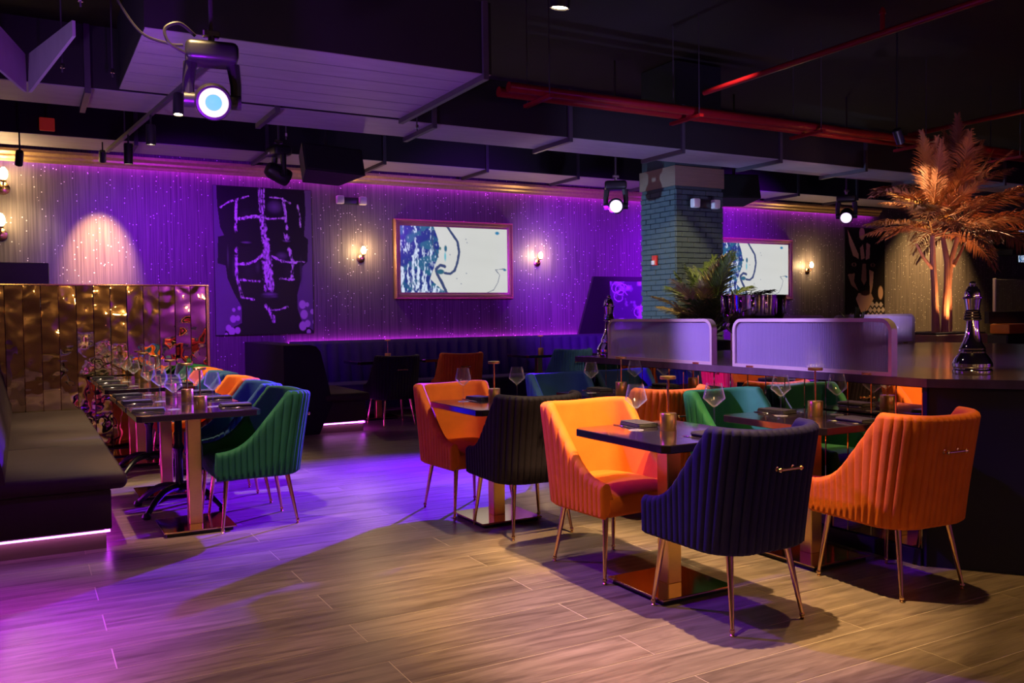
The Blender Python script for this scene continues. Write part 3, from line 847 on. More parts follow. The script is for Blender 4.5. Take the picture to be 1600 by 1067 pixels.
KNIFE = MB().rbox((-0.0045, -0.11, 0.0005), (0.0045, 0.0, 0.005), 0.0018, 1).add(
    [(-0.004, -0.002, 0.001), (0.010, 0.0, 0.001), (0.011, 0.08, 0.001), (-0.001, 0.11, 0.001), (-0.004, 0.10, 0.001),
     (-0.004, -0.002, 0.003), (0.010, 0.0, 0.002), (0.011, 0.08, 0.002), (-0.001, 0.11, 0.002), (-0.004, 0.10, 0.003)],
    [(4,3,2,1,0), (5,6,7,8,9), (0,1,6,5), (1,2,7,6), (2,3,8,7), (3,4,9,8), (4,0,5,9)]).mesh('knife', 'silver', True, 40)
def flat(name, me, label, cat, x, y, rz, group):
    tag(link(name, me, None, (x, y, TZ), (0, 0, rz)), label, cat, group)
def setting(x, y, rz, where, glass_xy=None, far=False):
    """a place setting whose guest sits towards local -y"""
    c, s = math.cos(rz), math.sin(rz)
    def w(a, b): return (x+c*a-s*b, y+s*a+c*b)
    px_, py_ = w(0, 0.10); flat('napkin', NAP, 'folded black napkin '+where, 'napkin', px_, py_, rz+PI/2*0+random.uniform(-0.15, 0.15), 'folded napkins')
    px_, py_ = w(-0.095, 0.11); flat('fork', FORK, 'steel fork '+where, 'fork', px_, py_, rz+random.uniform(-0.06, 0.06), 'forks')
    px_, py_ = w(0.09, 0.12); flat('knife', KNIFE, 'steel knife '+where, 'knife', px_, py_, rz+random.uniform(-0.06, 0.06), 'knives')
def two_seat(x, y, nm, lampxy, g1, g2):
    lamp('gold table lamp '+nm, *lampxy)
    glass('empty wine glass at the far place '+nm, *g1)
    glass('empty wine glass at the near place '+nm, *g2)
    setting(x+0.05, y-0.37, 0, 'at the near place '+nm)
    setting(x+0.02, y+0.37, PI, 'at the far place '+nm)
two_seat(2.77, 3.40, 'on the nearest square table', (2.80, 3.44), (2.67, 3.53), (3.03, 3.36))
two_seat(3.78, 3.42, 'on the table against the mirrored bar', (3.84, 3.44), (3.70, 3.56), (3.99, 3.42))
two_seat(2.74, 5.16, 'on the blue-lit table', (2.79, 5.27), (2.60, 5.36), (2.94, 5.22))
two_seat(3.80, 5.24, 'on the purple-topped table at the far bar end', (3.80, 5.20), (3.66, 5.38), (4.00, 5.30))
for i, (y, nm) in enumerate(ROWT):
    wh = 'on the %s table of the long left row' % nm
    lamp('gold table lamp '+wh, 0.99+0.02*(i % 2), y-0.06)
    glass('empty wine glass on the bench side '+wh, 0.84, y+0.03)
    glass('empty wine glass on the chair side '+wh, 1.09, y+0.06)
    setting(0.585, y, -PI/2, 'on the bench side '+wh)
    setting(1.322, y, PI/2, 'on the chair side '+wh)
lamp('gold table lamp on the left wall banquette table', 4.30, 11.18)
lamp('gold table lamp on the right wall banquette table', 6.72, 11.20)

# ================================================================== SEATING ALONG THE WALLS
def wedge_back(m, x0, x1, y0, y1, z0, z1, th0, th1, r=0.05):
    pass
# left bench (runs towards the mirror partition)
t = thing('bench_seat', 'long dark velvet bench with glowing kick strip at left', 'bench', (0, 5.7, 0))
BYL = 9.98-5.7
MB().rbox((-0.62, 0.0, 0.115), (0.435, BYL, 0.355), 0.012, 2).build('base', 'velvet_bench', t)
MB().box((-0.58, 0.03, 0.0), (0.405, BYL, 0.095)).build('kick_panel', 'brown_panel', t, False)
for k in range(3):
    a = -0.02+k*(BYL+0.02)/3; b = -0.02+(k+1)*(BYL+0.02)/3-0.006
    MB().rbox((-0.22, a, 0.352), (0.525, b, 0.452), 0.04, 4).build('seat_cushion', 'velvet_bench', t)
bp = [(-0.75, 0.30), (-0.10, 0.36), (-0.115, 0.50), (-0.21, 0.93), (-0.25, 1.01), (-0.33, 1.04), (-0.75, 1.04)]
MB().yprism(bp, -0.012, BYL).build('backrest', 'velvet_bench', t, True, 50)
MB().box((-0.62, 0.004, 0.101), (0.425, 0.020, 0.110)).build('kick_light_end', 'led_kick', t, False)
MB().box((0.40, 0.03, 0.097), (0.425, BYL, 0.112)).build('kick_light_side', 'led_magenta', t, False)

# antique mirror partition at the end of the row
t = thing('mirror_partition', 'partition clad in wavy antique gold mirror strips at the left', 'partition', (0.3, 10.0, 0))
PZT = 1.715
MB().box((-2.6, 0.012, 0), (1.47, 0.09, PZT)).build('core', 'black_plastic', t, False)
sw = 0.1585
stm = MB().rbox((0.0015, 0.0, 0.02), (sw-0.0015, 0.011, PZT-0.004), 0.003, 1).mesh('mirror_strip', 'mirror_antique', False)
for i in range(14):
    link('mirror_strip', stm, t, (1.45-(i+1)*sw, 0.0, 0), (R(random.uniform(-0.25, 0.25)), 0, R(random.uniform(-0.9, 0.9))))
MB().rbox((1.452, -0.01, 0), (1.485, 0.095, PZT), 0.004, 1).build('edge_trim', 'gold', t, False)
MB().box((-2.6, -0.006, PZT), (1.487, 0.095, PZT+0.012)).build('top_trim', 'bronze_plate', t, False)

# booth end beside the wall tables
t = thing('booth_bench', 'black velvet booth end with glowing kick strip by the wall tables', 'bench', (2.98, 9.98, 0))
MB().rbox((-0.02, 0.0, 0.12), (0.575, 1.3, 0.36), 0.012, 2).build('base', 'velvet_bench', t)
MB().box((0.0, 0.03, 0.0), (0.545, 1.3, 0.085)).build('kick_panel', 'brown_panel', t, False)
MB().rbox((0.06, -0.015, 0.355), (0.63, 1.3, 0.46), 0.045, 4).build('seat_cushion', 'velvet_bench', t)
MB().yprism([(-0.40, 0.0), (0.0, 0.0), (0.16, 0.34), (0.13, 0.52), (0.03, 0.96), (-0.02, 1.02), (-0.10, 1.04), (-0.40, 1.04)], -0.005, 1.98).build('backrest', 'velvet_black', t, True, 50)
MB().box((0.0, 0.008, 0.100), (0.55, 0.024, 0.114)).build('kick_light_end', 'led_kick', t, False)
MB().box((0.546, 0.03, 0.094), (0.566, 1.3, 0.112)).build('kick_light_side', 'led_magenta', t, False)

# long wall banquette with channelled back
t = thing('wall_banquette', 'long dark banquette with channelled back below the back wall', 'banquette', (6.3, 12.0, 0))
xa, xb = 3.17-6.3, 9.7-6.3
MB().rbox((xa, -0.62, 0.10), (xb, -0.02, 0.36), 0.01, 1).build('base', 'velvet_banquette', t)
MB().rbox((xa, -0.66, 0.355), (xb, -0.18, 0.46), 0.04, 3).build('seat_cushion', 'velvet_banquette', t)
m = MB(); nch = 39; cw = (xb-xa)/nch
vs = []; fs = []; K = 6
for i in range(nch*K+1):
    x = xa+i*cw/K; b = 0.035*abs(math.sin(PI*i/K))**0.7
    vs += [(x, -0.20-b, 0.42), (x, -0.13-b, 0.98), (x, -0.10-b*0.6, 1.02), (x, -0.07, 1.03), (x, -0.06, 1.0)]
for i in range(nch*K):
    for k in range(4): fs.append((5*i+k, 5*i+5+k, 5*i+6+k, 5*i+k+1))
m.add(vs, fs).build('backrest', 'velvet_banquette', t, True, 60)
led = MB().box((xa+6.3, WY-0.05, 1.0), (xb+6.3, WY-0.012, 1.008))
tag(led.build('led_strip', 'led_magenta', None, False), 'magenta LED strip behind the top of the wall banquette', 'led strip')

# ================================================================== PRINTS (colour per point, like ink)
def noise2(h, w, cy, cx, seed, octaves=3):
    rs = np.random.RandomState(seed); out = np.zeros((h, w)); amp = 1.0; tot = 0
    for o in range(octaves):
        gy, gx = max(2, int(cy*2**o)), max(2, int(cx*2**o))
        g = rs.rand(gy+1, gx+1)
        yy = np.linspace(0, gy-1e-6, h); xx = np.linspace(0, gx-1e-6, w)
        y0 = yy.astype(int); x0 = xx.astype(int); fy = (yy-y0)[:, None]; fx = (xx-x0)[None, :]
        fy = fy*fy*(3-2*fy); fx = fx*fx*(3-2*fx)
        v = g[y0][:, x0]*(1-fy)*(1-fx)+g[y0+1][:, x0]*fy*(1-fx)+g[y0][:, x0+1]*(1-fy)*fx+g[y0+1][:, x0+1]*fy*fx
        out += v*amp; tot += amp; amp *= 0.55
    return out/tot
def stroke(img, pts, width, col, rough=0.0, seed=1, asp=1.0, brush=False):
    """pts in (u,v) 0..1 with v down; width in u"""
    h, w = img.shape[:2]
    U, V = np.meshgrid((np.arange(w)+0.5)/w, (np.arange(h)+0.5)/h)
    dmin = np.full((h, w), 9.0)
    for (a, b), (c, d) in zip(pts[:-1], pts[1:]):
        dx, dy = c-a, (d-b)*asp
        t = np.clip(((U-a)*dx+(V-b)*asp*dy)/(dx*dx+dy*dy+1e-9), 0, 1)
        dmin = np.minimum(dmin, np.hypot(U-a-t*dx, (V-b)*asp-t*dy))
    if rough: dmin = dmin+(noise2(h, w, 40, 40, seed)-0.5)*width*rough*2.4
    k = np.clip((width-dmin)/(width*0.35), 0, 1)
    if brush: k = k*np.clip(0.15+2.6*(noise2(h, w, 55, 75, seed+200, 2)-0.30), 0, 1)
    k = k[..., None]
    img[:] = img*(1-k)+np.array(col)*k
def blob(img, u, v, ru, rv, col, soft=0.15):
    h, w = img.shape[:2]
    U, V = np.meshgrid((np.arange(w)+0.5)/w, (np.arange(h)+0.5)/h)
    d = np.hypot((U-u)/ru, (V-v)/rv)
    k = np.clip((1-d)/soft, 0, 1)[..., None]
    img[:] = img*(1-k)+np.array(col)*k
def poly(img, pts, col):
    h, w = img.shape[:2]
    U, V = np.meshgrid((np.arange(w)+0.5)/w, (np.arange(h)+0.5)/h)
    ins = np.zeros((h, w), bool); n = len(pts)
    for i in range(n):
        (a, b), (c, d) = pts[i], pts[(i+1) % n]
        if b == d: continue
        cr = ((b > V) != (d > V)) & (U < (c-a)*(V-b)/(d-b)+a)
        ins ^= cr
    img[ins] = col
def print_mesh(name, img, W, H, mat, thick=0.0):
    """grid in the xz plane facing -y, origin at lower left"""
    h, w = img.shape[:2]
    xs = (np.arange(w)+0.5)/w; zs = 1-(np.arange(h)+0.5)/h
    xs = (xs-xs[0])/(xs[-1]-xs[0])*W; zs = (zs-zs[-1])/(zs[0]-zs[-1])*H
    vs = [(float(x), 0.0, float(z)) for z in zs for x in xs]
    fs = [(j*w+i, (j+1)*w+i, (j+1)*w+i+1, j*w+i+1) for j in range(h-1) for i in range(w-1)]
    me = bpy.data.meshes.new(name); me.from_pydata(vs, [], fs)
    at = me.color_attributes.new('print', 'FLOAT_COLOR', 'POINT')
    c = np.ones((h*w, 4), np.float32); c[:, :3] = img.reshape(-1, 3)
    at.data.foreach_set('color', c.ravel())
    me.materials.append(MATS[mat]); me.update()
    return me
def tv_image():
    h, w = 120, 210
    img = np.ones((h, w, 3))*np.array((0.62, 0.63, 0.60))
    img += (noise2(h, w, 4, 3, 3)-0.5)[..., None]*0.06
    n = noise2(h, w, 22, 95, 11, 2); n2 = noise2(h, w, 6, 44, 12, 2); n3 = noise2(h, w, 10, 12, 13, 2)
    edge = 0.30+0.05*np.sin(np.linspace(0, 5, h))[:, None]+np.clip(np.linspace(-0.6, 0.16, h), 0, 1)[:, None]
    U = np.linspace(0, 1, w)[None, :]
    left = U < edge
    vy = np.linspace(-0.10, 0.08, h)[:, None]; mix = np.clip((n*0.6+n2*0.6-0.60+vy)*6, 0, 1)[..., None]
    white = np.array((0.62, 0.72, 0.86)); blue = np.array((0.01, 0.035, 0.20))
    pal = blue*(1-mix)+white*mix
    teal = np.clip((n3-0.52)*8, 0, 1)[..., None]*(1-mix)
    pal = pal*(1-0.7*teal)+np.array((0.02, 0.16, 0.22))*0.7*teal
    img = np.where(left[..., None], pal, img)
    A = 0.57
    D = (0.035, 0.06, 0.15)
    stroke(img, [(0.42, -0.02), (0.47, 0.10), (0.52, 0.22), (0.535, 0.38), (0.515, 0.55), (0.49, 0.66), (0.45, 0.71), (0.40, 0.70)], 0.013, D, 0.2, 5, A)
    stroke(img, [(0.40, 0.60), (0.36, 0.58), (0.32, 0.64), (0.33, 0.72), (0.37, 0.84), (0.42, 1.02)], 0.016, D, 0.2, 6, A)
    blob(img, 0.36, 0.68, 0.04, 0.045, (0.02, 0.12, 0.18), 0.3)
    stroke(img, [(0.30, 0.06), (0.29, 0.25), (0.31, 0.35), (0.34, 0.46)], 0.006, D, 0.3, 7, A)
    blob(img, 0.41, 0.33, 0.016, 0.06, (0.02, 0.13, 0.20), 0.4); blob(img, 0.405, 0.45, 0.012, 0.09, (0.10, 0.45, 0.55), 0.6)
    blob(img, 0.36, 0.33, 0.012, 0.03, (0.05, 0.16, 0.14), 0.4)
    stroke(img, [(0.97, 0.62), (0.88, 0.64), (0.92, 0.72), (0.90, 0.84), (0.86, 0.95), (0.79, 1.0)], 0.003, D, 0.3, 8, A)
    blob(img, 0.90, 0.07, 0.025, 0.03, (0.02, 0.2, 0.4), 0.4); blob(img, 0.97, 0.64, 0.02, 0.02, (0.02, 0.15, 0.3), 0.4)
    for u, v in ((0.60, 0.18), (0.61, 0.23), (0.60, 0.70), (0.55, 0.86), (0.51, 0.78), (0.45, 0.42)): blob(img, u, v, 0.008, 0.012, (0.25, 0.28, 0.35), 0.5)
    return np.clip(img, 0, 2)
def tv(label, x0, x1, z0, z1, y, frame=True, img=None, fwid=0.075):
    t = thing('television', label, 'television', (x0, y, z0))
    W, H = x1-x0, z1-z0
    f = fwid
    img = tv_image() if img is None else img
    link('screen', print_mesh('screen', img, W-2*f-0.03, H-2*f-0.03, 'screen_print'), t, (f+0.015, -0.028, f+0.015))
    MB().box((f*0.5, -0.024, f*0.5), (W-f*0.5, -0.002, H-f*0.5)).build('housing', 'black_plastic', t, False)
    if frame:
        prof = [(0.0, -0.002), (0.0, -0.05), (0.014, -0.072), (0.026, -0.072), (0.034, -0.055), (0.052, -0.062), (0.064, -0.045), (f+0.018, -0.034), (f+0.018, -0.02)]
        m = MB(); vs = []; fs = []; n = len(prof)
        for cx, cz, sx, sz in ((0, 0, 1, 1), (W, 0, -1, 1), (W, H, -1, -1), (0, H, 1, -1)):
            vs += [(cx+sx*a, b, cz+sz*a) for a, b in prof]
        for c in range(4):
            d = (c+1) % 4
            for k in range(n-1): fs.append((c*n+k, d*n+k, d*n+k+1, c*n+k+1))
        m.add(vs, fs).build('picture_frame', 'frame_gold', t, True, 30)
        bd = MB()
        for k in range(int(W/0.03)):
            for zz in (0.020, H-0.020): bd.rbox((k*0.03+0.006, -0.078, zz-0.006), (k*0.03+0.024, -0.070, zz+0.006), 0.003, 1)
        for k in range(int(H/0.03)):
            for xx in (0.020, W-0.020): bd.rbox((xx-0.006, -0.078, k*0.03+0.006), (xx+0.006, -0.070, k*0.03+0.024), 0.003, 1)
        o = bd.build('frame_beading', 'frame_gold', t); o['kind'] = 'stuff'
    return t
tv('gold-framed screen showing blue and white art left of the pillar', 4.73, 6.69, 1.61, 2.77, WY)
tv('gold-framed screen half hidden behind the brick pillar', 10.78, 12.74, 1.58, 2.70, WY)
tv('small bright screen at the far right edge', 19.9, 21.2, 2.38, 3.17, WY-0.02, False, None, 0.02)

def face_poster():
    h, w = 320, 230
    img = np.ones((h, w, 3))*np.array((0.15, 0.12, 0.17))
    img += (noise2(h, w, 3, 3, 31)-0.5)[..., None]*0.05
    def P(x, y): return ((x-125)/645.0, (y-132)/900.0)
    K = (0.010, 0.008, 0.012)
    A = 900/645.0
    head = [(145, 100), (150, 250), (165, 380), (190, 430), (150, 440), (145, 600), (195, 612), (205, 690), (245, 780), (290, 860), (290, 960), (180, 1010), (180, 1100), (775, 1100), (775, 1020), (690, 960), (660, 870), (660, 790), (690, 690), (700, 610), (735, 580), (742, 440), (715, 420), (728, 280), (722, 100)]
    poly(img, [P(*p) for p in head], K)
    # modelling of the face
    for (x, y, a, b, c) in ((520, 250, 0.10, 0.055, 0.055), (470, 590, 0.05, 0.10, 0.05), (560, 560, 0.09, 0.05, 0.035), (330, 300, 0.08, 0.05, 0.025), (340, 640, 0.09, 0.08, 0.022), (600, 640, 0.05, 0.09, 0.02)):
        u, v = P(x, y); blob(img, u, v, a, b, (c, c*0.9, c*1.1), 1.0)
    for (x, y) in ((320, 480), (590, 462)):
        u, v = P(x, y); blob(img, u, v, 0.075, 0.022, (0.004, 0.003, 0.005), 0.4); blob(img, u, v-0.012, 0.05, 0.006, (0.10, 0.09, 0.11), 0.6)
    u, v = P(470, 790); blob(img, u, v, 0.095, 0.026, (0.07, 0.06, 0.08), 0.6); blob(img, u, v+0.004, 0.09, 0.005, K, 0.5)
    Wt = (0.86, 0.74, 0.80)
    for (x, y, a, b, c) in ((520, 245, 0.09, 0.05, 0.16), (560, 545, 0.07, 0.030, 0.13), (330, 470, 0.06, 0.010, 0.20), (595, 455, 0.05, 0.010, 0.20), (210, 560, 0.012, 0.09, 0.10), (480, 785, 0.09, 0.016, 0.20), (505, 800, 0.05, 0.010, 0.12), (400, 620, 0.03, 0.05, 0.06), (250, 620, 0.03, 0.10, 0.05), (690, 640, 0.02, 0.12, 0.06)):
        u, v = P(x, y); blob(img, u, v, a, b, (c, c*0.9, c*1.1), 1.0)
    S = [([(418, 135), (418, 200), (424, 280)], 0.009, 0.4), ([(436, 135), (432, 200), (440, 285)], 0.010, 0.4), ([(452, 135), (448, 200), (452, 270)], 0.008, 0.4), ([(432, 310), (445, 400), (462, 500), (458, 540)], 0.034, 0.55), ([(462, 545), (468, 640)], 0.046, 0.5), ([(470, 665), (468, 735)], 0.052, 0.6),
         ([(285, 328), (345, 316), (400, 308)], 0.013, 0.6), ([(400, 308), (480, 322), (590, 312)], 0.011, 0.6), ([(272, 215), (266, 300), (264, 405)], 0.013, 0.6), ([(266, 505), (262, 600), (266, 690), (295, 800)], 0.016, 0.5),
         ([(575, 190), (590, 270), (600, 380)], 0.011, 0.7), ([(265, 603), (330, 600), (380, 585), (430, 545)], 0.013, 0.5), ([(495, 550), (560, 580), (660, 588)], 0.012, 0.6), ([(612, 505), (634, 580), (628, 690)], 0.016, 0.8),
         ([(275, 695), (340, 702), (410, 705)], 0.011, 0.6), ([(548, 690), (640, 692)], 0.012, 0.6), ([(300, 805), (370, 818)], 0.010, 0.7), ([(170, 262), (230, 225), (350, 187)], 0.008, 0.7), ([(490, 188), (560, 190), (625, 218)], 0.009, 0.7),
         ([(450, 858), (470, 890), (500, 945)], 0.020, 0.8), ([(480, 885), (545, 880), (595, 862)], 0.008, 0.7), ([(675, 230), (690, 300), (690, 365)], 0.008, 0.9), ([(590, 420), (602, 440)], 0.022, 0.7), ([(660, 580), (715, 582)], 0.006, 0.5)]
    for i, (pts, wd_, rg) in enumerate(S): stroke(img, [P(*p) for p in pts], wd_*1.12, Wt, rg, 40+i, A, True)
    for (x, y, r) in ((695, 850, 26), (728, 850, 14), (705, 912, 28), (762, 895, 16), (695, 985, 28), (728, 970, 22), (735, 1022, 16), (775, 960, 14),
                      (235, 935, 22), (265, 930, 16), (205, 990, 20), (225, 1010, 24), (262, 1005, 20), (190, 1030, 12), (275, 870, 12), (240, 880, 12)):
        u, v = P(x, y); blob(img, u, v, r/645, r*1.15/900, (0.60, 0.52, 0.58), 0.2)
    return img
t = thing('wall_poster', 'large poster of a dark face painted with white strokes on the back wall', 'poster', (2.22, WY, 1.14))
link('print', print_mesh('print', face_poster(), 1.30, 1.96, 'poster_print'), t, (0, -0.032, 0))
MB().box((-0.005, -0.030, -0.005), (1.305, -0.001, 1.965)).build('canvas_back', 'black_plastic', t, False)
def patch_poster():
    h, w = 170, 125
    img = np.ones((h, w, 3))*np.array((0.016, 0.012, 0.014))
    T = (0.66, 0.40, 0.29); T2 = (0.36, 0.20, 0.14)
    def q(pts, c): poly(img, [((x-485)/225.0, (y-505)/505.0) for x, y in pts], c)
    blob(img, 0.42, 0.06, 0.075, 0.07, T, 0.2)
    q([(500, 520), (520, 560), (560, 640), (560, 665), (530, 650), (510, 590)], T); q([(568, 610), (585, 590), (595, 660), (575, 670)], T); q([(605, 580), (625, 590), (622, 660), (600, 670)], T)
    q([(582, 690), (602, 690), (605, 775), (590, 800), (575, 775)], T2); q([(500, 745), (540, 740), (535, 780), (560, 830), (520, 800)], T2); q([(620, 720), (645, 730), (640, 800), (625, 870)], T)
    q([(545, 870), (560, 840), (630, 840), (645, 870), (610, 930), (575, 940)], T); blob(img, 0.50, 0.665, 0.14, 0.03, (0.05, 0.02, 0.02), 0.3)
    for x, y in ((535, 695), (640, 695)): blob(img, (x-485)/225, (y-505)/505, 0.07, 0.022, T2, 0.3); blob(img, (x-485)/225, (y-505)/505, 0.03, 0.018, (0.01, 0.008, 0.008), 0.3)
    blob(img, 0.89, 0.66, 0.07, 0.075, T, 0.2)
    for i in range(4):
        for j in range(4):
            x = 615+i*24+(j % 2)*12; y = 900+j*28
            if x+y > 1530: q([(x, y-16), (x+13, y), (x, y+16), (x-13, y)], (0.55, 0.45, 0.42))
    for j in range(3): q([(500+j*14, 960+j*6), (520+j*12, 940), (525+j*12, 985), (505+j*10, 1005)], (0.40, 0.32, 0.30))
    return img
t = thing('wall_poster', 'narrow poster of a face in brown patches left of the palm trunks', 'poster', (14.2, WY, 1.05))
link('print', print_mesh('print', patch_poster(), 1.17, 1.95, 'poster_print'), t, (0, -0.032, 0))
MB().box((-0.005, -0.030, -0.005), (1.175, -0.001, 1.955)).build('canvas_back', 'black_plastic', t, False)
# dark slanted wall panel with a violet print
t = thing('wall_panel', 'dark slanted panel with a swirling violet print left of the pillar', 'panel', (7.9, WY, 1.03))
MB().yprism([(0.0, 0.0), (1.75, 0.0), (1.75, 0.94), (0.30, 0.94)], -0.05, -0.001).build('panel_board', 'black_plastic', t, False)
def swirl():
    h, w = 80, 90
    n = noise2(h, w, 7, 8, 77, 3); k = np.clip((n-0.5)*5, 0, 1)[..., None]
    img = np.ones((h, w, 3))*np.array((0.10, 0.06, 0.16))*(1-k)+np.array((0.50, 0.42, 0.62))*k
    for i in range(9):
        rs = np.random.RandomState(90+i); c = rs.rand(2)
        pts = [(c[0]+0.14*math.cos(a)*(0.4+a/8), c[1]+0.14*math.sin(a)*(0.4+a/8)) for a in np.linspace(0, 6, 14)]
        stroke(img, pts, 0.010, (0.60, 0.50, 0.70), 0.4, i, 0.9)
    return img
link('print', print_mesh('print', swirl(), 1.0, 0.80, 'poster_print'), t, (0.62, -0.052, 0.06))

# ---------------------------------------------------------------- sconces and emergency lights
def sconce(label, x, z, power, y=WY, s=1.0, front=False):
    t = thing('wall_sconce', label, 'sconce', (x, y, z), PI if front else 0)
    MB().lathe([(0, 0), (0.055*s, 0), (0.055*s, 0.012), (0.03*s, 0.022), (0, 0.024)], 20, M=Matrix.Rotation(PI/2, 4, 'X')).build('back_plate', 'gold', t)
    MB().tube([(0, -0.02, 0), (0, -0.07*s, -0.005), (0.005, -0.10*s, 0.02*s), (0.01, -0.10*s, 0.05*s)], 0.008*s, 8).build('arm', 'gold', t)
    MB().lathe([(0.012*s, 0.045*s), (0.024*s, 0.05*s), (0.026*s, 0.06*s), (0.02*s, 0.066*s)], 14, (0.01, -0.10*s, 0)).build('socket', 'gold', t)
    MB().lathe([(0.014*s, 0.062*s), (0.030*s, 0.085*s), (0.036*s, 0.11*s), (0.030*s, 0.145*s), (0.012*s, 0.17*s), (0, 0.175*s)], 16, (0.01, -0.10*s, 0)).build('bulb', 'lamp_bulb', t)
    l = point('sconce_light', (x+0.01, y+(1 if front else -1)*(0.14*s+0.03), z+0.12*s), power, (1.0, 0.68, 0.30), 0.03)
sconce('gold wall sconce between the face poster and the framed screen', 4.23, 2.18, 16)
sconce('gold wall sconce right of the left framed screen', 7.15, 2.17, 16)
sconce('gold wall sconce right of the framed screen behind the pillar', 13.18, 2.12, 16)
sconce('upper gold wall sconce cut by the left picture edge', -0.16, 2.92, 10, s=1.35)
sconce('lower gold wall sconce cut by the left picture edge', -0.20, 2.38, 10, s=1.35)
for k in range(6): sconce('unseen sconce added for reflections on the wall behind the viewer, %s along it' % ('first second third fourth fifth sixth'.split()[k]), -2.5+k*2.2, 2.1, 5, y=Y0, s=1.6, front=True)  # unseen row added so glass and chrome have bright bulbs to reflect
def emergency(label, x, y, z):
    t = thing('emergency_light', label, 'emergency light', (x, y, z))
    MB().rbox((-0.13, -0.06, -0.05), (0.13, -0.001, 0.05), 0.012, 2).build('housing', 'black_plastic', t)
    for s in (-1, 1):
        MB().rbox((s*0.165-0.052, -0.13, -0.055), (s*0.165+0.052, -0.045, 0.06), 0.016, 2).build('lamp_head', 'white_plastic', t)
emergency('twin-head emergency light on the back wall above the sconce', 4.08, WY, 2.99)
emergency('twin-head emergency light on the front of the brick pillar', 7.54, PY0-0.012, 2.72)
t = thing('fire_alarm', 'small red and white fire alarm on the pillar side', 'fire alarm', (PX0-0.013, 8.98, 2.03))
MB().rbox((-0.035, -0.045, -0.065), (0, 0.045, 0.065), 0.01, 2).build('housing', 'red_plastic', t)
MB().rbox((-0.055, -0.03, -0.055), (-0.033, 0.03, 0.0), 0.008, 2).build('strobe', 'white_plastic', t)
t = thing('exit_sign', 'small red lit sign hanging below the upper left ducts', 'sign', (0.29, 10.9, 3.50))
MB().rbox((-0.075, -0.02, -0.07), (0.075, 0.02, 0.07), 0.008, 1).build('sign_box', 'exit_red', t)
MB().cyl((0, 0, 0.07), (0, 0, CZ-3.50), 0.008, seg=6).build('stem', 'black_plastic', t)

# ---------------------------------------------------------------- loudspeakers
def speaker(label, x, y, z, rz, w=0.62, h=0.36, tilt=0.25):
    t = thing('loudspeaker', label, 'loudspeaker', (x, y, z), rz)
    pr = MB()
    front = [(-w/2, 0.0), (w/2, 0.0)]
    M = Matrix.Rotation(-tilt, 4, 'X')
    vs = [(-w/2, 0, -h/2), (w/2, 0, -h/2), (w/2, 0, h/2), (-w/2, 0, h/2), (-w/2*0.62, 0.34, -h/2), (w/2*0.62, 0.34, -h/2), (w/2*0.62, 0.34, h/2), (-w/2*0.62, 0.34, h/2)]
    MB().add(vs, [(0,1,2,3), (5,4,7,6), (1,5,6,2), (4,0,3,7), (3,2,6,7), (4,5,1,0)], M).build('cabinet', 'black_paint', t, False)
    MB().rbox((-w/2+0.012, -0.012, -h/2+0.012), (w/2-0.012, -0.001, h/2-0.012), 0.005, 1, M).build('grille', 'black_plastic', t)
    MB().box((w/2-0.06, -0.016, -h/2+0.03), (w/2-0.03, -0.0125, -h/2+0.06)).build('badge', 'silver', t, False)
    MB().cyl((0, 0.17, h/2-0.02), (0, 0.17, CZ-z), 0.016, seg=8).build('hanging_pole', 'black_plastic', t)
speaker('black loudspeaker hanging right of the brick pillar', 9.02, 9.45, 3.16, R(-18))
speaker('black loudspeaker hanging above the face poster', 2.95, 9.15, 3.04, R(12), 0.72, 0.30)

